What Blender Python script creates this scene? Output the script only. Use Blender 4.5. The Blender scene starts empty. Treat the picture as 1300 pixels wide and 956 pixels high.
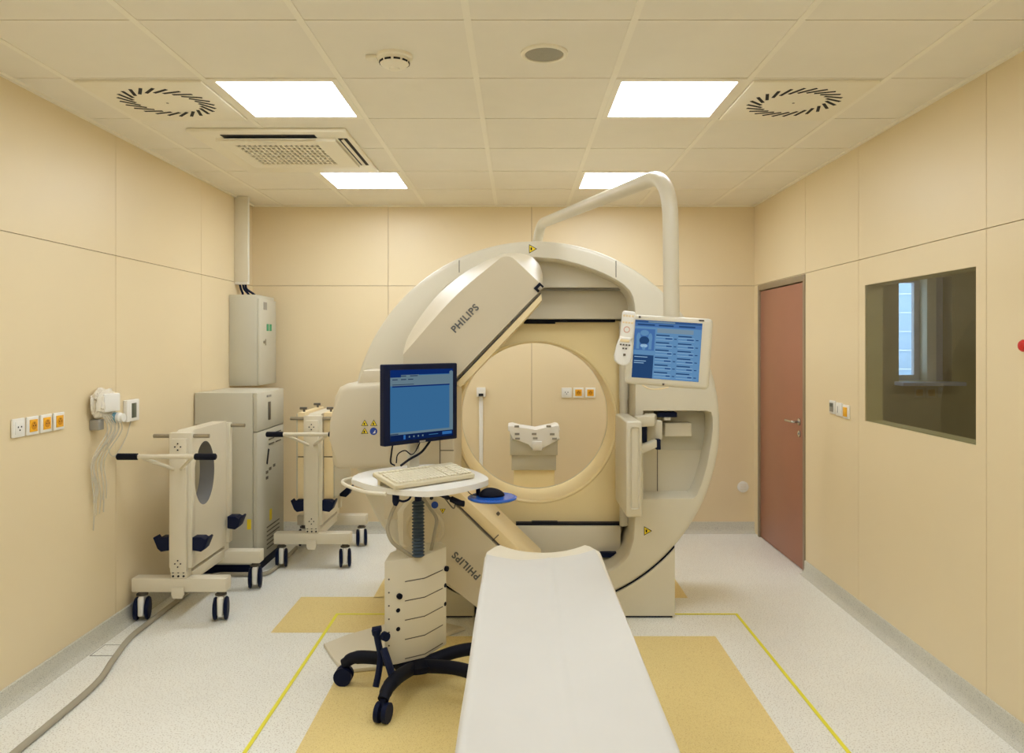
import bpy, bmesh, math, random
from mathutils import Vector, Matrix, noise
random.seed(7)
S = bpy.context.scene
COL = S.collection
PI = math.pi
F, CX, CY, EH = 971.0, 657.0, 437.0, 1.584      # focal length (px), vanishing point, eye height
ROOM_XL, ROOM_XR, ROOM_YB, ROOM_YF, CEIL = -2.227, 1.990, 6.43, -1.70, 2.75

def P(px, py, Y):
    return Vector(((px - CX) * Y / F, Y, EH - (py - CY) * Y / F))

# ------------------------------------------------------------------ materials
def lin(r, g, b):
    f = lambda c: (c / 255 / 12.92) if c / 255 <= 0.04045 else ((c / 255 + 0.055) / 1.055) ** 2.4
    return (f(r), f(g), f(b), 1.0)

def mat(name, rgb, rough=0.5, metal=0.0, var=0.04, scale=6.0, bump=0.0, bscale=200.0, spec=0.5, emit=None, estr=0.0, coat=0.0):
    m = bpy.data.materials.new(name); m.use_nodes = True
    nt = m.node_tree; N = nt.nodes; L = nt.links
    p = N['Principled BSDF']
    c = lin(*rgb)
    p.inputs['Roughness'].default_value = rough
    p.inputs['Metallic'].default_value = metal
    p.inputs['Specular IOR Level'].default_value = spec
    p.inputs['Coat Weight'].default_value = coat
    tc = N.new('ShaderNodeTexCoord')
    nz = N.new('ShaderNodeTexNoise'); nz.inputs['Scale'].default_value = scale; nz.inputs['Detail'].default_value = 3
    L.new(tc.outputs['Object'], nz.inputs['Vector'])
    rp = N.new('ShaderNodeValToRGB')
    lo = tuple(max(0, v * (1 - var)) for v in c[:3]) + (1,); hi = tuple(min(1, v * (1 + var)) for v in c[:3]) + (1,)
    rp.color_ramp.elements[0].position = 0.3; rp.color_ramp.elements[0].color = lo
    rp.color_ramp.elements[1].position = 0.7; rp.color_ramp.elements[1].color = hi
    L.new(nz.outputs['Fac'], rp.inputs['Fac']); L.new(rp.outputs['Color'], p.inputs['Base Color'])
    if bump > 0:
        n2 = N.new('ShaderNodeTexNoise'); n2.inputs['Scale'].default_value = bscale
        L.new(tc.outputs['Object'], n2.inputs['Vector'])
        b = N.new('ShaderNodeBump'); b.inputs['Strength'].default_value = bump; b.inputs['Distance'].default_value = 0.002
        L.new(n2.outputs['Fac'], b.inputs['Height']); L.new(b.outputs['Normal'], p.inputs['Normal'])
    if emit:
        p.inputs['Emission Color'].default_value = lin(*emit); p.inputs['Emission Strength'].default_value = estr
    return m

def speckle_mat(name, base, dark, light, rough, scale=260):
    m = mat(name, base, rough, var=0.03, scale=2.0)
    nt = m.node_tree; N = nt.nodes; L = nt.links; p = N['Principled BSDF']
    src = p.inputs['Base Color'].links[0].from_socket
    tc = [n for n in N if n.type == 'TEX_COORD'][0]
    prev = src
    for (col, sc, lo, hi, amt) in ((dark, scale, 0.58, 0.66, .75), (light, scale * 1.3, 0.63, 0.72, .6)):
        nz = N.new('ShaderNodeTexNoise'); nz.inputs['Scale'].default_value = sc; nz.inputs['Detail'].default_value = 1.0
        L.new(tc.outputs['Object'], nz.inputs['Vector'])
        mr = N.new('ShaderNodeMapRange'); mr.inputs['From Min'].default_value = lo; mr.inputs['From Max'].default_value = hi
        mr.inputs['To Max'].default_value = amt
        L.new(nz.outputs['Fac'], mr.inputs['Value'])
        mx = N.new('ShaderNodeMix'); mx.data_type = 'RGBA'
        L.new(mr.outputs['Result'], mx.inputs['Factor']); L.new(prev, mx.inputs['A']); mx.inputs['B'].default_value = lin(*col)
        prev = mx.outputs['Result']
    L.new(prev, p.inputs['Base Color'])
    return m

def glass_mat(name, tint, ior=1.5):
    m = bpy.data.materials.new(name); m.use_nodes = True
    nt = m.node_tree; N = nt.nodes; L = nt.links
    N.remove(N['Principled BSDF'])
    tr = N.new('ShaderNodeBsdfTransparent'); tr.inputs['Color'].default_value = (*tint, 1)
    gl = N.new('ShaderNodeBsdfGlossy'); gl.inputs['Roughness'].default_value = 0.0
    fr = N.new('ShaderNodeFresnel'); fr.inputs['IOR'].default_value = ior
    ge = N.new('ShaderNodeNewGeometry'); iv = N.new('ShaderNodeMath'); iv.operation = 'SUBTRACT'; iv.inputs[0].default_value = 1.0
    ml = N.new('ShaderNodeMath'); ml.operation = 'MULTIPLY'
    L.new(ge.outputs['Backfacing'], iv.inputs[1]); L.new(iv.outputs[0], ml.inputs[0]); L.new(fr.outputs['Fac'], ml.inputs[1])
    mx = N.new('ShaderNodeMixShader')
    L.new(ml.outputs[0], mx.inputs['Fac']); L.new(tr.outputs['BSDF'], mx.inputs[1]); L.new(gl.outputs['BSDF'], mx.inputs[2])
    L.new(mx.outputs['Shader'], N['Material Output'].inputs['Surface'])
    return m

def emit_mat(name, rgb, strength):
    m = bpy.data.materials.new(name); m.use_nodes = True
    nt = m.node_tree; N = nt.nodes; L = nt.links
    N.remove(N['Principled BSDF'])
    e = N.new('ShaderNodeEmission'); e.inputs['Color'].default_value = lin(*rgb); e.inputs['Strength'].default_value = strength
    L.new(e.outputs['Emission'], N['Material Output'].inputs['Surface'])
    return m

M = {}
M['wall'] = mat('beige wall laminate', (231, 213, 174), 0.42, var=0.015, scale=1.2)
M['seam'] = mat('seam shadow', (150, 120, 80), 0.8)
M['ceil'] = mat('ceiling tile', (240, 234, 218), 0.85, var=0.012, bump=0.15, bscale=500)
M['ceilbar'] = mat('ceiling bar', (246, 240, 222), 0.5, var=0.01)
M['ceilgap'] = mat('ceiling gap', (160, 150, 128), 0.9)
M['floor'] = speckle_mat('speckled vinyl', (242, 242, 234), (186, 178, 162), (250, 250, 246), 0.33, 150)
M['base'] = speckle_mat('speckled skirting', (208, 205, 190), (150, 146, 134), (230, 230, 222), 0.45, 230)
M['tan'] = speckle_mat('tan vinyl', (236, 214, 146), (204, 174, 108), (248, 232, 180), 0.36, 230)
M['yellow'] = mat('yellow tape', (238, 230, 64), 0.5)
M['white'] = mat('white plastic', (236, 234, 226), 0.42, var=0.01)
M['offwhite'] = mat('off white enamel', (222, 214, 192), 0.38, var=0.015)
M['gantry'] = mat('gantry shell', (216, 209, 188), 0.36, var=0.012, scale=2)
M['head'] = mat('detector cover', (209, 198, 172), 0.46, var=0.012, scale=2)
M['grey_enamel'] = mat('grey green enamel', (200, 196, 178), 0.42, var=0.015)
M['cover'] = mat('yellow bore cover', (244, 224, 170), 0.3, var=0.02, scale=2)
M['colli'] = mat('cream collimator', (238, 218, 172), 0.42, var=0.02)
M['navy'] = mat('dark navy plastic', (6, 18, 50), 0.55, var=0.1, spec=0.2)
M['black'] = mat('black rubber', (8, 12, 28), 0.6, var=0.1, spec=0.2)
M['slate'] = mat('slate bellows', (62, 76, 88), 0.5, var=0.08)
M['bluegrey'] = mat('blue grey hook', (112, 112, 112), 0.5)
M['steel'] = mat('brushed steel', (168, 160, 142), 0.35, metal=0.75)
M['chrome'] = mat('satin chrome', (190, 186, 178), 0.25, metal=0.9)
M['darkmetal'] = mat('dark metal', (96, 90, 80), 0.5, metal=0.3)
M['door'] = mat('brown door', (162, 110, 86), 0.4, var=0.03, scale=3)
M['frame'] = mat('grey steel frame', (150, 134, 108), 0.4, metal=0.2)
M['orange'] = mat('orange socket', (240, 176, 30), 0.4)
M['orange_dark'] = mat('orange socket well', (206, 138, 16), 0.45)
M['hole'] = mat('dark hole', (14, 13, 14), 0.7)
M['grey'] = mat('mid grey plastic', (150, 146, 136), 0.45)
M['cable_grey'] = mat('grey conduit', (168, 160, 140), 0.45)
M['pale_tube'] = mat('pale hose', (206, 198, 178), 0.4)
M['clear'] = mat('clear bag film', (226, 218, 200), 0.25, var=0.06, scale=30)
M['paper'] = mat('paper sheet', (208, 205, 196), 0.75, var=0.01)
M['key'] = mat('cream key', (230, 222, 196), 0.5, var=0.02)
M['keybase'] = mat('cream keyboard', (214, 204, 174), 0.5, var=0.02)
M['blue'] = mat('blue plastic', (26, 90, 190), 0.25, var=0.04)
M['sticker_y'] = mat('yellow sticker', (244, 218, 40), 0.45)
M['sticker_b'] = mat('blue sticker', (24, 66, 160), 0.45)
M['text'] = mat('grey lettering', (98, 98, 96), 0.5)
M['red'] = mat('red button', (206, 36, 30), 0.35)
M['green'] = mat('green sticker', (40, 148, 100), 0.45)
M['lcd'] = mat('lcd', (86, 92, 76), 0.3)
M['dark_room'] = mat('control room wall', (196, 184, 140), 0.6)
M['desk'] = mat('dark desk', (70, 66, 54), 0.5)
M['win_frame'] = mat('pale window frame', (206, 206, 222), 0.4)
M['speaker'] = mat('speaker mesh', (158, 154, 138), 0.7, var=0.08, scale=300)
M['teal'] = mat('pale blue connector', (120, 170, 190), 0.4)
M['fixture'] = mat('cream ceiling fixture', (244, 237, 216), 0.5, var=0.01)
M['panel_rear'] = emit_mat('rear light panel', (236, 244, 255), 8.5)
M['glass'] = glass_mat('lead glass', (0.78, 0.79, 0.74))
M['clearglass'] = glass_mat('clear glass', (0.97, 0.98, 0.99))
M['panel'] = emit_mat('light panel', (236, 244, 255), 6.2)

# ------------------------------------------------------------------ mesh helpers
def new(): return bmesh.new()

def box(bm, x0, x1, y0, y1, z0, z1, bev=0.0, seg=2, mi=0):
    vs = [bm.verts.new((x, y, z)) for z in (z0, z1) for y in (y0, y1) for x in (x0, x1)]
    fs = []
    for idx in ((0, 2, 3, 1), (4, 5, 7, 6), (0, 1, 5, 4), (2, 6, 7, 3), (0, 4, 6, 2), (1, 3, 7, 5)):
        f = bm.faces.new([vs[i] for i in idx]); f.material_index = mi; fs.append(f)
    if bev > 0:
        es = list({e for f in fs for e in f.edges})
        r = bmesh.ops.bevel(bm, geom=es, offset=bev, segments=seg, profile=0.5, affect='EDGES')
        for f in r['faces']: f.material_index = mi
    return vs

def obox(bm, c, ax, ay, az, hx, hy, hz, bev=0.0, seg=2, mi=0):
    """oriented box: centre, three unit axes, half sizes"""
    t = new(); box(t, -hx, hx, -hy, hy, -hz, hz, bev, seg, mi)
    m = Matrix((ax, ay, az)).transposed().to_4x4(); m.translation = Vector(c)
    t.transform(m); merge(bm, t)

def merge(bm, t):
    me = bpy.data.meshes.new('tmp'); t.to_mesh(me); t.free(); bm.from_mesh(me); bpy.data.meshes.remove(me)

def prism(bm, pts, y0, y1, bev=0.0, seg=2, mi=0):
    """polygon of (x,z) extruded along y"""
    t = new()
    a = [t.verts.new((x, y0, z)) for x, z in pts]; b = [t.verts.new((x, y1, z)) for x, z in pts]
    n = len(pts)
    f0 = t.faces.new(a); f1 = t.faces.new(list(reversed(b)))
    for i in range(n): t.faces.new((a[i], b[i], b[(i + 1) % n], a[(i + 1) % n]))
    if bev > 0:
        bmesh.ops.bevel(t, geom=list(f0.edges) + list(f1.edges), offset=bev, segments=seg, profile=0.5, affect='EDGES')
    for f in t.faces: f.material_index = mi
    merge(bm, t)

def slab(bm, pts, z0, z1, bev=0.0, seg=2, mi=0):
    """polygon of (x,y) extruded along z"""
    t = new()
    a = [t.verts.new((x, y, z0)) for x, y in pts]; b = [t.verts.new((x, y, z1)) for x, y in pts]
    n = len(pts)
    f0 = t.faces.new(a); f1 = t.faces.new(list(reversed(b)))
    for i in range(n): t.faces.new((a[i], b[i], b[(i + 1) % n], a[(i + 1) % n]))
    if bev > 0:
        bmesh.ops.bevel(t, geom=list(f0.edges) + list(f1.edges), offset=bev, segments=seg, profile=0.5, affect='EDGES')
    for f in t.faces: f.material_index = mi
    merge(bm, t)

def smooth_path(pts, n=8):
    pts = [Vector(p) for p in pts]
    if len(pts) < 3: return pts
    out = []
    q = [pts[0] * 2 - pts[1]] + pts + [pts[-1] * 2 - pts[-2]]
    for i in range(1, len(q) - 2):
        p0, p1, p2, p3 = q[i - 1], q[i], q[i + 1], q[i + 2]
        for k in range(n):
            t = k / n
            out.append(0.5 * ((2 * p1) + (p2 - p0) * t + (2 * p0 - 5 * p1 + 4 * p2 - p3) * t * t + (3 * p1 - p0 - 3 * p2 + p3) * t ** 3))
    out.append(pts[-1])
    return out

def fillet_path(pts, r, n=8):
    pts = [Vector(p) for p in pts]; out = [pts[0]]
    for i in range(1, len(pts) - 1):
        a, b, c = pts[i - 1], pts[i], pts[i + 1]
        d1 = (a - b); d2 = (c - b)
        k = min(r, d1.length * .49, d2.length * .49)
        p0 = b + d1.normalized() * k; p2 = b + d2.normalized() * k
        for j in range(n + 1):
            t = j / n
            out.append(p0 * (1 - t) ** 2 + b * 2 * t * (1 - t) + p2 * t * t)
    out.append(pts[-1]); return out

def tube(bm, pts, r, n=12, cap=True, mi=0):
    pts = [Vector(p) for p in pts]
    rs = r if isinstance(r, (list, tuple)) else [r] * len(pts)
    rings = []; up = None
    for i, p in enumerate(pts):
        d = (pts[min(i + 1, len(pts) - 1)] - pts[max(i - 1, 0)]).normalized()
        if up is None:
            up = Vector((0, 0, 1)) if abs(d.z) < .9 else Vector((1, 0, 0))
        s = d.cross(up).normalized(); up = s.cross(d).normalized()
        rings.append([bm.verts.new(p + (s * math.cos(2 * PI * k / n) + up * math.sin(2 * PI * k / n)) * rs[i]) for k in range(n)])
    for a, b in zip(rings, rings[1:]):
        for k in range(n):
            f = bm.faces.new((a[k], a[(k + 1) % n], b[(k + 1) % n], b[k])); f.material_index = mi
    if cap:
        f = bm.faces.new(list(reversed(rings[0]))); f.material_index = mi
        f = bm.faces.new(rings[-1]); f.material_index = mi

def lathe(bm, prof, c, axis='z', n=32, mi=0, sx=1, sy=1):
    """profile of (radius, along) around an axis through c"""
    c = Vector(c); rings = []
    for r, a in prof:
        ring = []
        for k in range(n):
            u, v = r * math.cos(2 * PI * k / n) * sx, r * math.sin(2 * PI * k / n) * sy
            p = {'z': (u, v, a), 'y': (u, a, v), 'x': (a, u, v)}[axis]
            ring.append(bm.verts.new(c + Vector(p)))
        rings.append(ring)
    for a, b in zip(rings, rings[1:]):
        for k in range(n):
            f = bm.faces.new((a[k], a[(k + 1) % n], b[(k + 1) % n], b[k])); f.material_index = mi
    for ring in (rings[0], rings[-1]):
        f = bm.faces.new(ring); f.material_index = mi

def loft(bm, loops, capa=False, capb=False, mi=0):
    rings = [[bm.verts.new(p) for p in lp] for lp in loops]
    n = len(rings[0])
    for a, b in zip(rings, rings[1:]):
        for k in range(n):
            f = bm.faces.new((a[k], a[(k + 1) % n], b[(k + 1) % n], b[k])); f.material_index = mi
    if capa: bm.faces.new(rings[0]).material_index = mi
    if capb: bm.faces.new(rings[-1]).material_index = mi
    return rings

def fill_loops(bm, loops, mi=0):
    t = new()
    for lp in loops:
        vs = [t.verts.new(p) for p in lp]
        for i in range(len(vs)): t.edges.new((vs[i], vs[(i + 1) % len(vs)]))
    bmesh.ops.triangle_fill(t, use_beauty=True, use_dissolve=False, edges=t.edges[:])
    for f in t.faces: f.material_index = mi
    merge(bm, t)

def resample(poly, n):
    """n points along an open polyline, end excluded"""
    d = [0]
    for a, b in zip(poly, poly[1:]): d.append(d[-1] + math.dist(a, b))
    out = []
    for k in range(n):
        s = d[-1] * k / n
        for i in range(len(poly) - 1):
            if s <= d[i + 1] + 1e-9:
                t = 0 if d[i + 1] == d[i] else (s - d[i]) / (d[i + 1] - d[i])
                out.append(tuple(poly[i][j] * (1 - t) + poly[i + 1][j] * t for j in range(len(poly[0])))); break
    return out

def finish(bm, angle=32, weld=True):
    if weld: bmesh.ops.remove_doubles(bm, verts=bm.verts[:], dist=1e-5)
    bmesh.ops.recalc_face_normals(bm, faces=bm.faces[:])
    for f in bm.faces: f.smooth = True
    for e in bm.edges:
        if len(e.link_faces) == 2:
            if e.calc_face_angle(0) > math.radians(angle): e.smooth = False
        else: e.smooth = False

def obj(name, bm, m, parent=None, world=True, angle=32, weld=True, label=None):
    finish(bm, angle, weld)
    me = bpy.data.meshes.new(name); bm.to_mesh(me); bm.free()
    for mm in (m if isinstance(m, (list, tuple)) else [m]): me.materials.append(mm)
    o = bpy.data.objects.new(name, me); COL.objects.link(o)
    if parent is not None:
        o.parent = parent
        if world and parent.type == 'EMPTY':
            o.matrix_parent_inverse = Matrix.Translation(-parent.location)
    if label: o['label'] = label
    return o

def thing(name, label, cat, loc, rotz=0, group=None):
    o = bpy.data.objects.new(name, None); COL.objects.link(o)
    o.empty_display_size = 0.05
    o.location = loc; o.rotation_euler = (0, 0, rotz)
    return tag(o, label, cat, group)

def tag(o, label, cat, group=None):
    o['label'] = label; o['category'] = cat
    if group: o['group'] = group
    return o

def struct(name, bm, m, parent=None, label=None, **kw):
    o = obj(name, bm, m, parent, **kw)
    if parent is None: o['kind'] = 'structure'
    if label: o['label'] = label
    return o

def dup(root, loc, label):
    r = root.copy(); COL.objects.link(r); r.location = loc; r['label'] = label
    for ch in list(root.children):
        c = ch.copy(); COL.objects.link(c); c.parent = r
        for g in list(ch.children):
            d = g.copy(); COL.objects.link(d); d.parent = c
    return r

def text_bm(s, size, origin, xdir, ydir, depth=0.002):
    cu = bpy.data.curves.new('lettering', 'FONT'); cu.body = s; cu.size = size
    cu.align_x = 'CENTER'; cu.align_y = 'CENTER'; cu.extrude = depth / 2; cu.space_character = 1.14; cu.offset = size * 0.028
    o = bpy.data.objects.new('lettering', cu); COL.objects.link(o)
    dg = bpy.context.evaluated_depsgraph_get(); me = bpy.data.meshes.new_from_object(o.evaluated_get(dg))
    bm = new(); bm.from_mesh(me); bpy.data.meshes.remove(me); bpy.data.objects.remove(o); bpy.data.curves.remove(cu)
    x = Vector(xdir).normalized(); y = Vector(ydir).normalized(); z = x.cross(y)
    m = Matrix((x, y, z)).transposed().to_4x4(); m.translation = Vector(origin)
    bm.transform(m); return bm

# ------------------------------------------------------------------ room shell
def subtract(rects, hole):
    out = []
    hx0, hx1, hy0, hy1 = hole
    for (x0, x1, y0, y1) in rects:
        if hx1 <= x0 or hx0 >= x1 or hy1 <= y0 or hy0 >= y1: out.append((x0, x1, y0, y1)); continue
        if x0 < hx0: out.append((x0, hx0, y0, y1))
        if x1 > hx1: out.append((hx1, x1, y0, y1))
        a, b = max(x0, hx0), min(x1, hx1)
        if y0 < hy0: out.append((a, b, y0, hy0))
        if y1 > hy1: out.append((a, b, hy1, y1))
    return out

def panel_wall(name, axis, face, inward, along, heights, holes, mats, gap=0.0035, t=0.014, back=0.08):
    """wall of laminate panels with narrow open joints; axis is the axis the wall faces along"""
    bm = new()
    def put(a0, a1, z0, z1, d0, d1, mi, bev=0):
        lo, hi = sorted((face + inward * d0, face + inward * d1))
        if axis == 'x': box(bm, lo, hi, a0, a1, z0, z1, bev, 1, mi)
        else: box(bm, a0, a1, lo, hi, z0, z1, bev, 1, mi)
    full = [(along[0], along[-1], heights[0], heights[-1])]
    for h in holes: full = subtract(full, h)
    for (a0, a1, z0, z1) in full: put(a0, a1, z0, z1, -t, -t - back, 1)
    for a0, a1 in zip(along, along[1:]):
        for z0, z1 in zip(heights, heights[1:]):
            r = [(a0 + gap / 2, a1 - gap / 2, z0 + gap / 2, z1 - gap / 2)]
            for h in holes: r = subtract(r, h)
            for q in r: put(*q, 0, -t, 0)
    return struct(name, bm, mats, weld=False)

WM = [M['wall'], M['seam']]
DOOR = (5.285, 6.315, 0.0, 2.068)
WIN = (3.32, 4.381, 1.145, 1.922)
panel_wall('wall_back', 'y', ROOM_YB, -1, [ROOM_XL - .1, -1.087, 0.119, 1.325, ROOM_XR + .1], [0, 2.075, CEIL + .05], [], WM)
panel_wall('wall_left', 'x', ROOM_XL, 1, [ROOM_YF, -.6, .6, 1.82, 3.03, 4.24, 5.39, ROOM_YB], [0, 2.075, CEIL + .05], [], WM)
panel_wall('wall_right', 'x', ROOM_XR, -1, [ROOM_YF, -.41, .81, 2.03, 3.247, 4.463, 5.287, ROOM_YB], [0, 2.075, CEIL + .05], [DOOR, WIN], WM)
panel_wall('wall_front', 'y', ROOM_YF, 1, [ROOM_XL - .1, -1.087, 0.119, 1.325, ROOM_XR + .1], [0, 2.075, CEIL + .05], [], WM)

bm = new(); box(bm, ROOM_XL - .1, ROOM_XR + .1, ROOM_YF - .1, ROOM_YB + .1, -.06, 0)
struct('floor', bm, M['floor'])

# ceiling: tiles in a 0.6 m grid with broad bars running away from the camera
GX = [-1.98, -1.38, -.78, -.18, .42, 1.02, 1.62]
GY = [-1.25, -.65, -.05, .55, 1.15, 1.75, 2.15, 2.75, 3.35, 3.95, 4.55, 5.15, 5.75]
GY = [ROOM_YF] + [2.75 + .6 * k for k in range(-7, 6)] + [ROOM_YB]
xs = [ROOM_XL] + GX + [ROOM_XR]
bm = new()
box(bm, ROOM_XL - .1, ROOM_XR + .1, ROOM_YF - .1, ROOM_YB + .1, CEIL + .012, CEIL + .07, mi=2)
for x0, x1 in zip(xs, xs[1:]):
    for y0, y1 in zip(GY, GY[1:]):
        box(bm, x0 + .010, x1 - .010, y0 + .003, y1 - .003, CEIL, CEIL + .02, mi=0)
for x in GX: box(bm, x - .013, x + .013, ROOM_YF, ROOM_YB, CEIL - .003, CEIL + .02, mi=1)
for y in GY[1:-1]:
    for x0, x1 in zip(xs, xs[1:]): box(bm, x0 + .012, x1 - .012, y + .002, y + .009, CEIL - .0015, CEIL + .01, mi=1)
struct('ceiling', bm, [M['ceil'], M['ceilbar'], M['ceilgap']], weld=False)
k = 0
for (x0, x1, y0, y1) in ((ROOM_XL, ROOM_XL + .02, ROOM_YF, ROOM_YB), (ROOM_XR - .02, ROOM_XR, ROOM_YF, ROOM_YB), (ROOM_XL + .02, ROOM_XR - .02, ROOM_YB - .02, ROOM_YB)):
    k += 1; bm = new(); box(bm, x0, x1, y0, y1, CEIL - .012, CEIL)
    struct('trim_%d' % k, bm, M['ceilbar'])

def baseboard(name, pts_fn, L0, L1):
    prof = [(0, 0), (.045, 0), (.028, .006), (.016, .018), (.010, .035), (.008, .088), (.004, .092), (0, .092)]
    bm = new()
    loft(bm, [[pts_fn(d, h, s) for d, h in prof] for s in (L0, L1)], True, True)
    struct(name, bm, M['base'])
baseboard('baseboard_back', lambda d, h, s: (s, ROOM_YB - d, h), ROOM_XL, ROOM_XR)
baseboard('baseboard_left', lambda d, h, s: (ROOM_XL + d, s, h), ROOM_YF, ROOM_YB)
baseboard('baseboard_right', lambda d, h, s: (ROOM_XR - d, s, h), ROOM_YF, DOOR[0] - .002)
baseboard('baseboard_front', lambda d, h, s: (s, ROOM_YF + d, h), ROOM_XL, ROOM_XR)

# door
bm = new()
x0, x1 = ROOM_XR - .008, ROOM_XR + .10
box(bm, x0, x1, DOOR[0], DOOR[0] + .035, 0, DOOR[3], .002)
box(bm, x0, x1, DOOR[1] - .035, DOOR[1], 0, DOOR[3], .002)
box(bm, x0, x1, DOOR[0] + .035, DOOR[1] - .035, DOOR[3] - .045, DOOR[3], .002)
dr = struct('door_1', bm, M['frame'], label='brown door in a grey steel frame')
bm = new(); box(bm, ROOM_XR + .004, ROOM_XR + .05, DOOR[0] + .038, DOOR[1] - .038, .006, DOOR[3] - .052, .002)
obj('door_leaf', bm, M['door'], dr, label='reddish brown door leaf')
hp = Vector((ROOM_XR + .004, 5.405, 1.035))
bm = new()
lathe(bm, [(.026, 0), (.026, -.008), (.022, -.010)], hp, 'x', 24)
tube(bm, fillet_path([hp + Vector((-.008, 0, 0)), hp + Vector((-.055, 0, 0)), hp + Vector((-.055, .13, 0))], .02), .009)
obj('door_handle', bm, M['chrome'], dr)
bm = new(); lathe(bm, [(.024, 0), (.024, -.007), (.008, -.008), (.008, -.014)], hp + Vector((0, 0, -.085)), 'x', 24)
obj('lock_rosette', bm, M['chrome'], dr)

# observation window to the control room
bm = new()
a0, a1, z0, z1 = WIN; d = .10
for (b0, b1, c0, c1) in ((a0, a0 + .004, z0, z1), (a1 - .004, a1, z0, z1), (a0 + .004, a1 - .004, z0, z0 + .004), (a0 + .004, a1 - .004, z1 - .004, z1)):
    box(bm, ROOM_XR + .012, ROOM_XR + d, b0, b1, c0, c1)
w1 = struct('window_1', bm, M['dark_room'], label='dark tinted observation window on the right wall')
bm = new(); box(bm, ROOM_XR + .003, ROOM_XR + .010, a0 + .001, a1 - .001, z0 + .001, z1 - .001)
obj('pane', bm, M['glass'], w1)

# control room beyond the glass
CRX, CRY0, CRY1 = 4.7, 1.8, 6.9
OW = (3.44, 3.92, 1.25, 2.20)
bm = new(); box(bm, ROOM_XR + .1, CRX, CRY0, CRY1, -.06, -.001); struct('control_room_floor', bm, M['dark_room'])
bm = new(); box(bm, ROOM_XR + .1, CRX, CRY0, CRY1, 2.75, 2.8); struct('control_room_ceiling', bm, M['dark_room'])
bm = new(); box(bm, CRX, CRX + .05, CRY0, CRY1, -.06, 2.8); struct('wall_control_room_side', bm, M['dark_room'])
bm = new(); box(bm, ROOM_XR + .1, CRX + .05, CRY0 - .05, CRY0, -.06, 2.8); struct('wall_control_room_front', bm, M['dark_room'])
bm = new()
for (q0, q1, r0, r1) in subtract([(ROOM_XR + .095, CRX + .05, -.06, 2.8)], OW): box(bm, q0, q1, CRY1, CRY1 + .25, r0, r1)
struct('wall_control_room_back', bm, M['dark_room'])
bm = new()
for (q0, q1, r0, r1) in subtract([OW], (OW[0] + .0, OW[0] + .215, OW[2] + .05, OW[3] - .05)):
    box(bm, q0, q1, CRY1 + .15, CRY1 + .20, r0, r1)
w2 = struct('window_2', bm, M['win_frame'], label='outside window of the room behind the glass')
bm = new(); box(bm, 3.705, 3.79, CRY1 + .02, CRY1 + .149, OW[2], OW[3], .004); obj('casement', bm, M['white'], w2, label='white open casement')
bm = new(); box(bm, OW[0] + .01, OW[1] - .01, CRY1 + .17, CRY1 + .18, OW[2] + .01, OW[3] - .01); obj('pane', bm, M['clearglass'], w2)
bm = new(); box(bm, OW[0] - .04, OW[1] + .04, CRY1 - .16, CRY1 + .14, OW[2] - .035, OW[2] - .002, .005); obj('window_sill', bm, M['win_frame'], w2)
ld = bpy.data.lights.new('control_room_fill', 'AREA'); ld.energy = 8; ld.size = .6; lo_ = bpy.data.objects.new('control_room_fill', ld); COL.objects.link(lo_); lo_.location = (3.6, 3.6, 2.74)  # unseen fill light, added to brighten the control room walls
t = thing('control_desk', 'dark desk under the outside window behind the observation glass', 'desk', (3.45, 6.3, 0))
bm = new(); box(bm, 2.9, 4.1, 5.95, 6.7, .71, .745, .004); obj('worktop', bm, M['desk'], t)
for sx in (2.92, 4.04):
    bm = new(); box(bm, sx, sx + .04, 6.0, 6.66, 0, .709); obj('side_panel', bm, M['desk'], t)
bm = new()
box(bm, 1.0, 9.0, 11.0, 11.1, -1, 4.6)
for i in range(18): box(bm, 1.0, 9.0, 10.97, 11.0, -.4 + .27 * i, -.385 + .27 * i, mi=1)
o = obj('neighbouring_facade', bm, [mat('pale blue facade', (176, 200, 228), .7, var=.12, scale=1.5), mat('facade ledge', (236, 240, 244), .6)])
tag(o, 'pale building front with horizontal ledges seen through the outside window', 'building')

# ------------------------------------------------------------------ floor markings
def patch(x0, x1, y0, y1, label):
    bm = new(); box(bm, x0, x1, y0, y1, 0, .0015)
    tag(obj('floor_patch', bm, M['tan']), label, 'floor marking', 'tan floor patches')
patch(-1.355, -.50, 4.20, 4.79, 'tan vinyl rectangle on the floor left of the scanner and keyboard cart')
patch(-.86, 1.072, 2.75, 4.145, 'large tan vinyl rectangle on the floor under the examination table')
patch(-.9, 1.062, 4.775, 5.7, 'tan vinyl rectangle on the floor right behind the scanner base')
bm = new()
Yl, w = 4.484, .017
box(bm, -1.066, 1.292, Yl - w / 2, Yl + w / 2, .0016, .0028)
box(bm, -1.066, -1.066 + w, 1.6, Yl - w / 2, .0016, .0028)
box(bm, 1.292 - w, 1.292, 1.6, Yl - w / 2, .0016, .0028)
tag(obj('floor_line', bm, M['yellow']), 'thin yellow line marking a rectangle on the floor around the scanner', 'floor marking')

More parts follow.
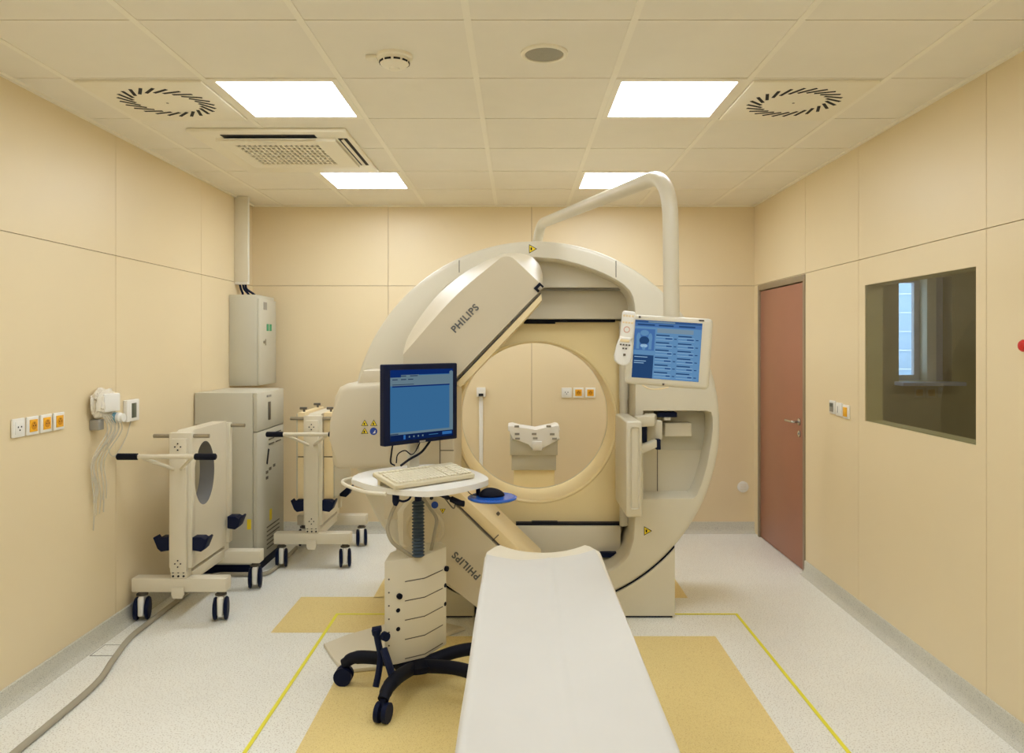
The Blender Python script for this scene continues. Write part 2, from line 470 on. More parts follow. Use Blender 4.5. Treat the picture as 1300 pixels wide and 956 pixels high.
# ------------------------------------------------------------------ ceiling fixtures
def ceiling_light(x0, y0, label):
    t = thing('ceiling_light', label, 'ceiling light', (x0 + .3, y0 + .3, CEIL), group='square ceiling light panels')
    bm = new()
    a, b = .0135, .042
    X0, X1, Y0, Y1 = x0 + a, x0 + .6 - a, y0 + .006, y0 + .594
    for r in subtract([(X0, X1, Y0, Y1)], (x0 + b, x0 + .6 - b, y0 + .04, y0 + .56)): box(bm, r[0], r[1], r[2], r[3], CEIL - .004, CEIL)
    obj('frame', bm, M['ceilbar'], t, weld=False)
    bm = new(); box(bm, x0 + b, x0 + .6 - b, y0 + .04, y0 + .56, CEIL - .0025, CEIL - .0005)
    obj('diffuser', bm, M['panel_rear'] if y0 > 5 else M['panel'], t)
ceiling_light(-1.38, 3.35, 'square light panel in the ceiling, left one of the front pair')
ceiling_light(.42, 3.35, 'square light panel in the ceiling beside the right swirl vent')
ceiling_light(-1.38, 5.15, 'square light panel in the ceiling behind the air conditioner')
ceiling_light(.42, 5.15, 'square light panel in the ceiling partly hidden by the white monitor boom')
for (x, y, l) in ((-1.38, 1.55, 'square light panel above the camera side, left'), (.42, 1.55, 'square light panel above the camera side, right'),
                  (-1.38, -.25, 'square light panel overhead behind the camera, left'), (.42, -.25, 'square light panel overhead behind the camera, right')):
    ceiling_light(x, y, l)

def swirl_vent(x0, y0, label, flip):
    cx, cy = x0 + .3, y0 + .3
    t = thing('ceiling_vent', label, 'air vent', (cx, cy, CEIL), group='swirl air vents in the ceiling')
    bm = new(); box(bm, x0 + .02, x0 + .58, y0 + .012, y0 + .588, CEIL - .012, CEIL, .004)
    obj('face_plate', bm, M['fixture'], t)
    bm = new()
    for k in range(24):
        a = 2 * PI * k / 24
        r = Vector((math.cos(a), math.sin(a), 0)); tg = Vector((-r.y, r.x, 0))
        d = (r * math.cos(flip * .75) + tg * math.sin(flip * .75)).normalized(); n = Vector((-d.y, d.x, 0))
        c = Vector((cx, cy, CEIL - .0125)) + r * .178
        obox(bm, c, d, n, Vector((0, 0, 1)), .046, .0075, .0008)
    obj('slots', bm, M['hole'], t)
    bm = new(); lathe(bm, [(.006, 0), (.006, -.002), (.003, -.003)], (cx, cy, CEIL - .012), 'z', 12)
    obj('centre_screw', bm, M['steel'], t)
swirl_vent(-1.975, 3.36, 'round swirl air vent in the ceiling, above the left wall', 1)
swirl_vent(1.02, 3.36, 'round swirl air vent in the ceiling, near the right wall', 1)

# air conditioner cassette
ax0, ax1, ay0, ay1 = -1.79, -.925, 4.12, 5.10
t = thing('ceiling_air_conditioner', 'cream square cassette air conditioner set in the ceiling', 'air conditioner', ((ax0 + ax1) / 2, (ay0 + ay1) / 2, CEIL))
bm = new(); box(bm, ax0, ax1, ay0, ay1, CEIL - .022, CEIL, .008, 3)
obj('casing', bm, M['fixture'], t)
gx0, gx1, gy0, gy1 = -1.675, -1.01, 4.245, 4.89
bm = new()
bx0, bx1, by0, by1 = -1.60, -1.125, 4.33, 4.80
for r in subtract([(gx0, gx1, gy0, gy1)], (bx0, bx1, by0, by1)): box(bm, r[0], r[1], r[2], r[3], CEIL - .04, CEIL - .0225)
box(bm, gx0 + .02, gx1 - .02, gy0 + .02, gy1 - .02, CEIL - .0226, CEIL - .0222)
ip = obj('intake_panel', bm, M['fixture'], t, weld=False)
bm = new(); nx, ny = 16, 8
for i in range(nx + 1):
    x = bx0 + (bx1 - bx0) * i / nx; box(bm, x - .005, x + .005, by0, by1, CEIL - .038, CEIL - .030)
for j in range(ny + 1):
    y = by0 + (by1 - by0) * j / ny; box(bm, bx0, bx1, y - .008, y + .008, CEIL - .0385, CEIL - .030)
obj('grille', bm, M['fixture'], ip, weld=False)
bm = new(); box(bm, bx0, bx1, by0, by1, CEIL - .029, CEIL - .0227); obj('filter', bm, mat('grille dark', (58, 50, 38), .8), ip)
for (x0, x1, y0, y1, axis) in ((gx0 + .05, gx1 - .10, 4.175, 4.235, 'x'), (gx1 + .012, gx1 + .062, 4.25, 4.88, 'y')):
    bm = new(); box(bm, x0, x1, y0, y1, CEIL - .0245, CEIL - .0222)
    s = obj('air_outlet', bm, M['hole'], t)
    bm = new()
    if axis == 'x':
        obox(bm, ((x0 + x1) / 2, y1 - .012, CEIL - .031), Vector((1, 0, 0)), Vector((0, .9, .43)), Vector((0, -.43, .9)), (x1 - x0) / 2 - .004, .012, .002)
    else:
        obox(bm, ((x0 + x1) / 2 , (y0 + y1) / 2, CEIL - .030), Vector((0, 1, 0)), Vector((.9, 0, .43)), Vector((-.43, 0, .9)), (y1 - y0) / 2 - .004, .008, .002)
    obj('louvre', bm, M['fixture'], s)

# smoke detector, ceiling speaker
c = Vector((-.497, 3.09, CEIL))
t = thing('smoke_detector', 'round white smoke detector on the ceiling', 'smoke detector', c)
bm = new(); lathe(bm, [(.072, 0), (.072, -.012), (.066, -.016)], c, 'z', 32); obj('base', bm, M['fixture'], t)
bm = new(); lathe(bm, [(.060, -.016), (.058, -.034), (.046, -.046), (.022, -.052), (.020, -.058), (.008, -.060)], c, 'z', 32); h = obj('sensor_head', bm, M['fixture'], t)
bm = new()
for k in range(10):
    a = 2 * PI * k / 10
    obox(bm, c + Vector((math.cos(a) * .0575, math.sin(a) * .0575, -.030)), Vector((-math.sin(a), math.cos(a), 0)), Vector((math.cos(a), math.sin(a), 0)), Vector((0, 0, 1)), .013, .003, .0035)
obj('slots', bm, M['hole'], h)
bm = new(); box(bm, c.x - .115, c.x - .068, c.y - .02, c.y + .02, CEIL - .018, CEIL - .001, .006); obj('indicator', bm, M['fixture'], t)
c = Vector((.107, 3.06, CEIL))
t = thing('ceiling_speaker', 'round ceiling speaker with grey mesh and cream rim', 'speaker', c)
bm = new(); lathe(bm, [(.095, 0), (.095, -.008), (.088, -.012), (.078, -.010), (.077, 0)], c, 'z', 40); obj('rim', bm, M['fixture'], t)
bm = new(); lathe(bm, [(.077, -.001), (.076, -.006), (.04, -.008), (.001, -.0085)], c, 'z', 40); obj('mesh_grille', bm, M['speaker'], t)

# ------------------------------------------------------------------ wall fittings
def socket(loc, face, m_in, m_well, label, group, double_dot=False):
    """face: 'x' left wall (facing +x), 'y' back wall (facing -y), 'X' right wall"""
    t = thing('wall_socket', label, 'socket', loc, group=group)
    L = Vector(loc)
    u, n = {'x': (Vector((0, 1, 0)), Vector((1, 0, 0))), 'y': (Vector((1, 0, 0)), Vector((0, -1, 0))), 'X': (Vector((0, 1, 0)), Vector((-1, 0, 0)))}[face]
    z = Vector((0, 0, 1))
    bm = new(); obox(bm, L + n * .0065, u, n, z, .042, .0055, .042, .004, 3); obj('plate', bm, M['white'], t)
    bm = new(); obox(bm, L + n * .0135, u, n, z, .028, .0018, .028, .0015); ins = obj('insert', bm, m_in, t)
    if m_well:
        bm = new()
        t2 = new(); lathe(t2, [(.019, 0), (.019, .0012), (.016, .0016)], (0, 0, 0), 'z', 24)
        mm = Matrix((u, z, n)).transposed().to_4x4(); mm.translation = L + n * .0152; t2.transform(mm); merge(bm, t2)
        wl = obj('well', bm, m_well, ins)
        bm = new()
        for s in (-1, 1): obox(bm, L + n * .0168 + u * s * .008, u, n, z, .0025, .0006, .0025)
        obox(bm, L + n * .0168 + z * .011, u, n, z, .002, .0006, .003); obj('contact_hole', bm, M['hole'], ins)
    else:
        bm = new()
        for (du, dz) in ((-.011, .004), (.011, .004), (0, -.010)): obox(bm, L + n * .0155 + u * du + z * dz, u, n, z, .0035, .0008, .0035, .001)
        obj('contact_hole', bm, M['hole'], ins)
    return t
g = 'sockets on the left wall'
xw = ROOM_XL
socket((xw, 3.40, 1.212), 'x', M['white'], None, 'white wall socket on the left wall beside three orange ones', g)
socket((xw, 3.50, 1.212), 'x', M['orange'], M['orange_dark'], 'orange wall socket right next to the white one on the left wall', g)
socket((xw, 3.60, 1.212), 'x', M['orange'], M['orange_dark'], 'middle orange wall socket in the row on the left wall', g)
socket((xw, 3.70, 1.212), 'x', M['orange'], M['orange_dark'], 'orange wall socket on the left wall, closest to the hanging leads', g)
g = 'sockets on the back wall'
yw = ROOM_YB
socket((.412, yw, 1.177), 'y', M['white'], None, 'white wall socket on the back wall seen through the bore', g)
socket((.512, yw, 1.177), 'y', M['orange'], M['orange_dark'], 'orange wall socket between white and orange sockets, seen through the bore', g)
socket((.612, yw, 1.177), 'y', M['orange'], M['orange_dark'], 'orange wall socket at the right end, seen through the bore', g)

# data box with vertical trunking on the back wall
t = thing('data_socket', 'white data box on the back wall above a thin trunking, seen through the bore', 'socket', (-.305, yw, 1.17))
bm = new(); box(bm, -.342, -.268, yw - .045, yw, 1.145, 1.222, .004); obj('housing', bm, M['white'], t)
bm = new(); box(bm, -.325, -.285, yw - .047, yw - .0455, 1.150, 1.172); obj('port', bm, M['hole'], t)
bm = new(); box(bm, -.322, -.290, yw - .018, yw, .093, 1.1445, .003); obj('trunking', bm, M['white'], t)

# round wall vent
c = Vector((1.895, yw, .385))
t = thing('wall_vent', 'small round white vent low on the back wall left of the door', 'air vent', c)
bm = new(); lathe(bm, [(.047, 0), (.047, -.006), (.040, -.009)], c, 'y', 28); obj('cover', bm, M['white'], t)
bm = new()
for k in (-.022, -.008, .006, .02): box(bm, c.x - .026, c.x + .026, yw - .0105, yw - .0092, c.z + k, c.z + k + .004)
obj('slots', bm, M['offwhite'], t)

# right wall switches
for (y, kind, l) in ((4.815, 'lcd', 'white switch plate with a grey display, left of three by the observation window'),
                     (4.715, 'w', 'white rocker switch plate, middle of three by the observation window'),
                     (4.615, 'o', 'switch plate with an orange rocker, nearest the observation window')):
    L = Vector((ROOM_XR, y, 1.188 - (4.815 - y) * .06))
    t = thing('wall_switch', l, 'switch', L, group='switch plates on the right wall')
    bm = new(); box(bm, L.x - .012, L.x, y - .041, y + .041, L.z - .041, L.z + .041, .004, 3); obj('plate', bm, M['white'], t)
    mm = {'lcd': M['grey'], 'w': M['white'], 'o': M['orange']}[kind]
    bm = new(); box(bm, L.x - .017, L.x - .0125, y - .026, y + .026, L.z - .028, L.z + .028, .002)
    r = obj('rocker', bm, mm, t)
    if kind == 'w':
        bm = new(); box(bm, L.x - .0182, L.x - .0172, y - .003, y + .003, L.z - .02, L.z + .02); obj('rocker_gap', bm, M['grey'], r)
    if kind == 'lcd':
        bm = new(); box(bm, L.x - .0185, L.x - .0172, y - .02, y + .02, L.z + .004, L.z + .024); obj('display', bm, M['lcd'], r)
c = Vector((ROOM_XR, 2.962, 1.578))
t = thing('wall_emergency_button', 'red emergency stop button on the right wall at the picture edge', 'button', c)
bm = new(); lathe(bm, [(.036, 0), (.036, -.008), (.032, -.010)], c, 'x', 28); obj('collar', bm, M['white'], t)
bm = new(); lathe(bm, [(.014, -.010), (.014, -.022), (.022, -.024), (.024, -.034), (.018, -.042), (.004, -.045)], c, 'x', 28); obj('push_knob', bm, M['red'], t)

# thermostat
L = Vector((xw, 4.385, 1.205))
t = thing('wall_thermostat', 'white thermostat with a grey display on the left wall', 'thermostat', L)
bm = new(); box(bm, xw, xw + .026, L.y - .068, L.y + .068, L.z - .062, L.z + .062, .005, 3); obj('housing', bm, M['white'], t)
bm = new(); box(bm, xw + .0262, xw + .0285, L.y - .022, L.y + .030, L.z - .042, L.z + .042, .001); obj('display', bm, M['lcd'], t)

# hanging leads with plastic bag
L = Vector((xw, 4.03, 1.225))
t = thing('lead_bundle', 'pale monitoring leads in a clear bag hanging on the left wall', 'cable bundle', L)
bm = new()
bmesh.ops.create_icosphere(bm, subdivisions=4, radius=1.0)
for v in bm.verts:
    q = v.co.copy(); k = 1 + .22 * noise.noise(q * 2.3) + .12 * noise.noise(q * 6.1) + .06 * noise.noise(q * 13)
    v.co = Vector((xw + .034 + .032 * q.x * k, L.y + .02 + .10 * math.copysign(abs(q.y) ** .7, q.y) * k, L.z + .045 + .075 * math.copysign(abs(q.z) ** .7, q.z) * k))
    v.co.x = max(v.co.x, xw + .001)
obj('bag', bm, M['clear'], t, angle=12)
bm = new(); obox(bm, (xw + .066, L.y + .03, L.z + .05), Vector((.25, .968, 0)), Vector((.968, -.25, 0)), Vector((0, 0, 1)), .055, .016, .048, .008); obj('packet', bm, M['white'], t)
bm = new(); lathe(bm, [(.008, -.075), (.026, -.07), (.028, -.02), (.022, -.012), (.022, .0)], (xw + .115, L.y + .075, L.z - .035), 'x', 20); obj('connector', bm, M['white'], t)
bm = new(); lathe(bm, [(.0285, -.055), (.0285, -.035)], (xw + .115, L.y + .075, L.z - .035), 'x', 20); obj('connector_ring', bm, M['teal'], t)
bm = new(); box(bm, xw + .001, xw + .05, L.y - .055, L.y + .0, L.z - .09, L.z - .035, .005); obj('wall_hook', bm, M['grey'], t)
for i in range(9):
    y0 = L.y - .03 + .014 * i; sp = random.uniform(-.06, .06); ln = random.choice([.45, .55, .62, .3, .36])
    pts = [(xw + .06, y0, L.z - .01), (xw + .07 + .01 * (i % 3), y0 + .02, L.z - .10), (xw + .03, y0 - .03 + sp, L.z - .25), (xw + .02, y0 + sp * .6, L.z - .25 - ln * .4), (xw + .015, y0 + .01 + sp, L.z - .2 - ln * .75)]
    bm = new(); tube(bm, smooth_path(pts, 8), .0032, 6); obj('lead', bm, M['pale_tube'], t)
bm = new(); tube(bm, smooth_path([(xw + .012, 4.38, 1.14), (xw + .012, 4.32, 1.05), (xw + .015, 4.20, .97), (xw + .03, 4.10, 1.03), (xw + .05, 4.06, 1.17)], 10), .003, 6); obj('lead', bm, M['pale_tube'], t)

# cable trunk above the wall cabinet
t = thing('cable_trunking', 'white vertical trunking box running from the cabinet to the ceiling', 'trunking', (xw, 6.05, 2.06))
bm = new(); box(bm, xw, xw + .10, 6.02, 6.075, 2.055, CEIL - .002, .004); obj('duct', bm, M['white'], t)
bm = new(); box(bm, xw + .001, xw + .106, 6.014, 6.0195, 2.075, CEIL - .002, .002); obj('lid', bm, M['offwhite'], t)
for i, (dx, b) in enumerate(((.03, -.0), (.055, .03), (.075, .06))):
    bm = new(); tube(bm, smooth_path([(xw + dx, 6.05, 2.06), (xw + dx + .01, 6.05, 2.02), (xw + dx + .02 + b * .6, 6.06, 1.985), (xw + dx + .015 + b, 6.06, 1.9685)], 6), .009, 8); obj('cable', bm, M['navy'], t)

# cabinets by the left wall
cx0, cx1, cy0, cy1, ch = xw + .004, -1.79, 5.26, 5.86, 1.25
t = thing('equipment_cabinet', 'tall grey equipment cabinet standing on the floor by the left wall', 'cabinet', ((cx0 + cx1) / 2, (cy0 + cy1) / 2, 0))
bm = new(); box(bm, cx0, cx1 - .03, cy0, cy1, .065, ch, .008); obj('body', bm, M['grey_enamel'], t)
bm = new(); box(bm, cx0 + .02, cx1 - .015, cy0 + .02, cy1 - .01, 0, .0645); obj('plinth', bm, M['navy'], t)
bm = new(); box(bm, cx1 - .0295, cx1, cy0 + .002, cy1 - .002, .98, ch - .002, .006); up = obj('upper_door', bm, M['grey_enamel'], t)
bm = new(); box(bm, cx1 - .0295, cx1, cy0 + .002, cy1 - .002, .068, .975, .006); lo = obj('lower_door', bm, M['grey_enamel'], t)
bm = new(); box(bm, cx1 + .0005, cx1 + .008, cy0 + .23, cy0 + .27, 1.04, 1.17, .002); hd = obj('latch', bm, M['darkmetal'], up)
bm = new(); box(bm, cx1 + .0005, cx1 + .004, cy0 + .20, cy0 + .29, 1.205, 1.22); obj('nameplate', bm, M['grey'], up)
bm = new()
for i in range(3):
    for j in range(2):
        box(bm, cx1 + .0003, cx1 + .003, cy0 + .24 + .16 * j, cy0 + .36 + .16 * j, .93 - .035 * i, .938 - .035 * i)
for i in range(6): box(bm, cx1 + .0003, cx1 + .003, cy0 + .2, cy1 - .12, .12 + .03 * i, .128 + .03 * i)
obj('vent_slits', bm, M['darkmetal'], lo)
bm = new(); obox(bm, (cx1 + .002, cy0 + .22, .78), Vector((0, .35, .94)), Vector((1, 0, 0)), Vector((0, .94, -.35)), .055, .002, .011); obj('mark', bm, M['hole'], lo)
bm = new()
for (dy, z) in ((.18, .66), (.25, .675), (.18, .62), (.34, .685)): box(bm, cx1 + .0003, cx1 + .003, cy0 + dy, cy0 + dy + .045, z, z + .02)
obj('small_labels', bm, M['darkmetal'], lo)
bm = new(); box(bm, cx1 + .0003, cx1 + .002, cy0 + .26, cy0 + .31, .31, .39); obj('sticker', bm, M['sticker_y'], lo)
bm = new(); box(bm, cx1 - .07, cx1 - .042, cy0 - .002, cy0 - .0003, .31, .38); obj('sticker', bm, M['sticker_y'], t)

ux0, ux1, uy0, uy1, uz0, uz1 = xw + .002, -1.993, 5.90, 6.32, 1.262, 1.967
t = thing('wall_cabinet', 'grey electrical cabinet on the left wall above the equipment cabinet', 'cabinet', ((ux0 + ux1) / 2, (uy0 + uy1) / 2, uz0))
bm = new(); box(bm, ux0, ux1 - .018, uy0, uy1, uz0, uz1, .005); obj('body', bm, M['grey_enamel'], t)
bm = new(); box(bm, ux1 - .0175, ux1, uy0 + .006, uy1 - .006, uz0 + .004, uz1 - .03, .005); d1 = obj('door', bm, M['grey_enamel'], t)
bm = new(); tube(bm, [(ux1 + .0, uy0 + .11, 1.60), (ux1 + .012, uy0 + .11, 1.60)], .012, 14); box(bm, ux1 + .012, ux1 + .018, uy0 + .106, uy0 + .114, 1.575, 1.625); obj('lock_handle', bm, M['steel'], d1)
bm = new(); box(bm, ux1 + .0003, ux1 + .002, uy0 + .10, uy0 + .18, 1.855, 1.915); obj('nameplate', bm, M['grey'], d1)
for dy in (.175, .245):
    bm = new(); box(bm, ux1 + .0003, ux1 + .002, uy0 + dy, uy0 + dy + .05, 1.69, 1.745); obj('green_sticker', bm, M['green'], d1, label='small green sticker')

# conduit on the floor
bm = new()
pts = [(-1.93, 2.9, .02), (-1.945, 3.5, .02), (-2.01, 3.8, .02), (-2.07, 4.08, .02), (-2.078, 4.3, .02), (-2.080, 4.6, .02), (-2.085, 5.05, .02), (-2.05, 5.205, .02), (-1.88, 5.215, .02), (-1.72, 5.24, .02), (-1.70, 5.5, .02), (-1.705, 5.9, .02)]
tube(bm, smooth_path([(a, b, .015) for a, b, c in pts], 10), .0145, 12)
tag(obj('floor_conduit', bm, M['cable_grey']), 'grey flexible conduit lying on the floor along the left wall', 'conduit')
bm = new()
for r in subtract([(-2.175, -2.055, 3.885, 4.03)], (-2.170, -2.060, 3.891, 4.024)): box(bm, r[0], r[1], r[2], r[3], 0, .0012, mi=1)
box(bm, -2.170, -2.060, 3.891, 4.024, 0, .0008, mi=0)
tag(obj('floor_hatch', bm, [M['floor'], M['grey']], weld=False), 'small square floor hatch by the left wall', 'floor hatch')

# ------------------------------------------------------------------ collimator carts
def caster(parent, x, y):
    bm = new(); tube(bm, [(x, y, .169), (x, y, .150)], .022, 16); tube(bm, [(x, y, .151), (x, y, .143)], .032, 16); o = obj('caster', bm, M['darkmetal'], parent, world=False)
    bm = new(); prof = []
    box(bm, x - .017, x + .017, y - .052, y + .050, .030, .142, .012, 3); obj('fork_cover', bm, M['white'], o)
    for s in (-1, 1):
        bm = new(); lathe(bm, [(.045, -.012), (.060, -.009), (.066, 0), (.060, .009), (.045, .012)], (x + s * .030, y, .066), 'x', 28)
        obj('wheel', bm, M['navy'], o)
    rot = Matrix.Translation((x, y, 0)) @ Matrix.Rotation(math.radians(14), 4, 'Z') @ Matrix.Translation((-x, -y, 0))
    for q_ in [o] + list(o.children): q_.data.transform(rot)
    return o

def make_cart(label):
    t = thing('collimator_cart', label, 'cart', (0, 0, 0), group='collimator carts')
    A = dict(parent=t, world=False)
    DY = .575
    for y in (0, DY):
        bm = new(); box(bm, -.27, .27, y - .042, y + .042, .170, .248, .006); obj('crossbar', bm, M['offwhite'], **A)
    bm = new(); prism(bm, [(-.035, .20), (.035, .20), (.035, .16), (.026, .138), (-.026, .138), (-.035, .16)][::-1], -.058, -.0425, .003); obj('tow_bracket', bm, M['offwhite'], **A)
    bm = new(); box(bm, -.035, .045, .0425, DY - .0425, .205, .265, .004); obj('base_beam', bm, M['offwhite'], **A)
    for y, s in ((0, -1), (DY, 1)):
        bm = new()
        box(bm, -.065, .065, y - .018, y + .030, .30, 1.075, .003)
        box(bm, -.045, .045, y - .050 if s < 0 else y + .0305, y - .0185 if s < 0 else y + .055, .285, 1.045, .003)
        box(bm, -.045, .045, y - .042, y + .030, .2485, .30, .004)
        p = obj('post', bm, M['offwhite'], **A)
        yb = y - .052 if s < 0 else y + .057
        for zc in (1.0, .335):
            for (dx, dz) in ((0, .018), (0, -.018), (-.016, 0), (.016, 0)):
                bm = new(); lathe(bm, [(.0042, -.002), (.0042, .001)], (dx, yb, zc + dz), 'y', 10); obj('bolt', bm, M['hole'], p)
        for dx in (-.03, 0, .03):
            for dz in (.262, .285):
                bm = new(); lathe(bm, [(.006, -.002), (.006, .002)], (dx, (y - .0435) if s < 0 else (y + .0315), dz), 'y', 10); obj('bolt', bm, M['hole'], p)
        bm = new(); tube(bm, [(-.165, y + .01, 1.055), (-.066, y + .01, 1.055)], .012, 12); tube(bm, [(.066, y + .01, 1.055), (.155, y + .01, 1.055)], .012, 12)
        obj('cross_peg', bm, M['steel'], **A)
        for sx in (-1, 1):
            bm = new()
            pts = [(sx * .066, .40), (sx * .066, .475), (sx * .118, .475), (sx * .142, .455), (sx * .152, .478), (sx * .160, .472), (sx * .135, .41), (sx * .115, .392)]
            prism(bm, pts if sx > 0 else pts[::-1], y - .012 if s < 0 else y - .060, y + .060 if s < 0 else y + .028, .003); obj('hook', bm, M['navy'], **A)
    # side plate with an oval hole
    bm = new()
    y0, y1, z0, z1 = .0305, DY - .0185, .285, 1.085
    rect = resample([(y0, z0), (y1, z0), (y1, z1), (y0, z1), (y0, z0)], 64)
    ell = [(.215 + .145 * math.cos(2 * PI * k / 40), .81 + .19 * math.sin(2 * PI * k / 40)) for k in range(40)]
    X0, X1 = -.045, .045
    for X in (X0, X1): fill_loops(bm, [[(X, a, b) for a, b in rect], [(X, a, b) for a, b in ell]])
    loft(bm, [[(X0, a, b) for a, b in rect], [(X1, a, b) for a, b in rect]])
    loft(bm, [[(X0, a, b) for a, b in ell], [(X1, a, b) for a, b in ell]], mi=1)
    obj('side_plate', bm, [M['offwhite'], M['bluegrey']], **A)
    # push handle
    bm = new(); yh, zh = -.19, .965
    tube(bm, [(-.265, yh, zh), (.265, yh, zh)], .0135, 14)
    for sx in (-1, 1): tube(bm, [(sx * .15, yh, zh), (sx * .02, -.055, .875)], .010, 12)
    h = obj('push_handle', bm, M['offwhite'], **A)
    for sx in (-1, 1):
        bm = new(); tube(bm, [(sx * .155, yh, zh), (sx * .160, yh, zh), (sx * .268, yh, zh), (sx * .274, yh, zh)], [.014, .0185, .0185, .012], 16); obj('grip', bm, M['black'], h)
    for (x, y) in ((-.226, 0), (.226, 0), (-.226, DY), (.226, DY)): caster(t, x, y)
    return t
cart = make_cart('white trolley with an oval hole in its side plate, empty, by the left wall')
cart.location = (-1.932, 4.40, 0)
CART2 = Vector((-1.452, 5.44, 0))
dup(cart, CART2, 'white trolley carrying cream collimators, near the back wall beside the scanner')

def collimator(x0, x1, label):
    c = CART2
    t = thing('collimator', label, 'collimator', (c.x + (x0 + x1) / 2, c.y + .25, .48), group='collimators on the rear cart')
    X0, X1 = c.x + x0, c.x + x1
    bm = new()
    box(bm, X0, X1, c.y + .026, c.y + .568, .478, .775, .003); box(bm, X0, X1, c.y + .026, c.y + .568, .782, 1.095, .003)
    obj('slab', bm, M['colli'], t, weld=False)
    bm = new(); s = 1 if x0 > 0 else -1
    xa = X1 if s > 0 else X0
    box(bm, min(xa + s * .0005, xa + s * .010), max(xa + s * .0005, xa + s * .010), c.y + .03, c.y + .562, .485, 1.085, .003); obj('face', bm, M['grey_enamel'], t)
    bm = new(); box(bm, X0 + .004, X1 - .004, c.y + .03, c.y + .564, .7755, .7815); obj('groove', bm, M['hole'], t)
    for dy in (.10, .48):
        bm = new(); tube(bm, [((X0 + X1) / 2, c.y + dy, 1.095), ((X0 + X1) / 2, c.y + dy, 1.112)], .008, 10); tube(bm, [((X0 + X1) / 2 - .03, c.y + dy, 1.12), ((X0 + X1) / 2 + .02, c.y + dy, 1.12)], .009, 10); obj('knob', bm, M['darkmetal'], t)
collimator(-.120, -.0675, 'cream collimator slab hung on the left side of the rear trolley')
collimator(.0675, .135, 'cream collimator slab hung on the right side of the rear trolley, next to the scanner')

# ------------------------------------------------------------------ scanner gantry
GC = Vector((.106, 4.475, 1.114)); GR = 1.069
YF, YBK = 4.43, 5.15
BC = (.115, 1.105); BR = .487
G = thing('scanner_gantry', 'large round cream medical scanner with two tilted detector heads', 'scanner', (GC.x, 4.8, 0))
NC = 128
def circ(R, Y, c=(GC.x, GC.z), n=NC): return [Vector((c[0] + R * math.cos(2 * PI * k / n), Y, c[1] + R * math.sin(2 * PI * k / n))) for k in range(n)]
half = [(680, 326), (712, 329), (735, 335), (763, 345), (783, 355), (796, 364), (803, 373), (806, 386), (807, 400), (807, 520), (807, 655), (805, 685), (798, 708), (781, 723), (752, 733), (720, 737)]
opening_px = half + [(1360 - x, y) for x, y in reversed(half)]
opening = [P(x, y, YF) for x, y in resample(opening_px + [opening_px[0]], 120)]
rec_px = [(816, 521), (896, 521), (903, 523), (905, 530), (905, 545), (903, 562), (898, 590), (891, 614), (884, 630), (880, 633), (816, 634)]
recess = [P(x, y, YF) for x, y in rec_px]
def at_y(loop, Y, inset=0.0):
    c = sum(loop, Vector()) / len(loop)
    return [Vector((c.x + (p.x - c.x) * (1 - inset), Y, c.z + (p.z - c.z) * (1 - inset))) for p in loop]
bm = new()
outer = [(4.430, GR - .026), (4.432, GR - .015), (4.438, GR - .006), (4.448, GR - .001), (4.46, GR), (5.05, GR), (5.10, GR - .012), (5.14, GR - .045), (5.15, GR - .08)]
loops = [circ(R, Y) for Y, R in outer]
loft(bm, loops)
op0 = at_y(opening, YF, 0.0); op1 = at_y(opening, YF + .012, .010); op2 = at_y(opening, YF + .03, .012)
fill_loops(bm, [loops[0], op0, recess])
loft(bm, [op0, op1, op2, at_y(opening, 4.80, .012)])
r1 = at_y(recess, YF + .01, .02)
loft(bm, [recess, r1, at_y(recess, 4.60, .05)], capb=True)
fill_loops(bm, [loops[-1], circ(BR, YBK, BC, 96)])
shell = obj('ring_shell', bm, M['gantry'], G)
# seams of the shell
for (px, ya, yb) in ((583, 329, 346), (782, 330, 352)):
    bm = new(); p, q = P(px, ya, YF), P(px, yb, YF)
    box(bm, p.x - .002, p.x + .002, YF - .0015, YF + .06, q.z, p.z - .006); obj('panel_seam', bm, M['darkmetal'], shell)
# inside the recess
bm = new(); a, b = P(836, 571, 4.60), P(896, 523, 4.60)
box(bm, a.x, b.x - .01, 4.594, 4.599, a.z, b.z, .001)
obj('recess_panel', bm, M['grey_enamel'], shell)
bm = new(); a, b = P(842, 553, 4.55), P(876, 536, 4.55); box(bm, a.x, b.x, 4.50, 4.5935, a.z, b.z, .006, 3); obj('recess_drawer', bm, M['gantry'], shell)
bm = new(); a, b = P(833, 529, 4.5), P(858, 521.5, 4.5); box(bm, a.x, b.x, 4.46, 4.59, a.z, b.z - .006, .004)
a, b = P(842, 533, 4.5), P(850, 529, 4.5); box(bm, a.x, b.x, 4.47, 4.52, a.z, b.z, .002, mi=1); obj('hinge_bracket', bm, [M['navy'], M['white']], shell)
bm = new(); a, b = P(834, 634, 4.6), P(835, 556, 4.6); box(bm, a.x, b.x, 4.5975, 4.5992, a.z + .03, b.z); obj('recess_seam', bm, M['darkmetal'], shell)

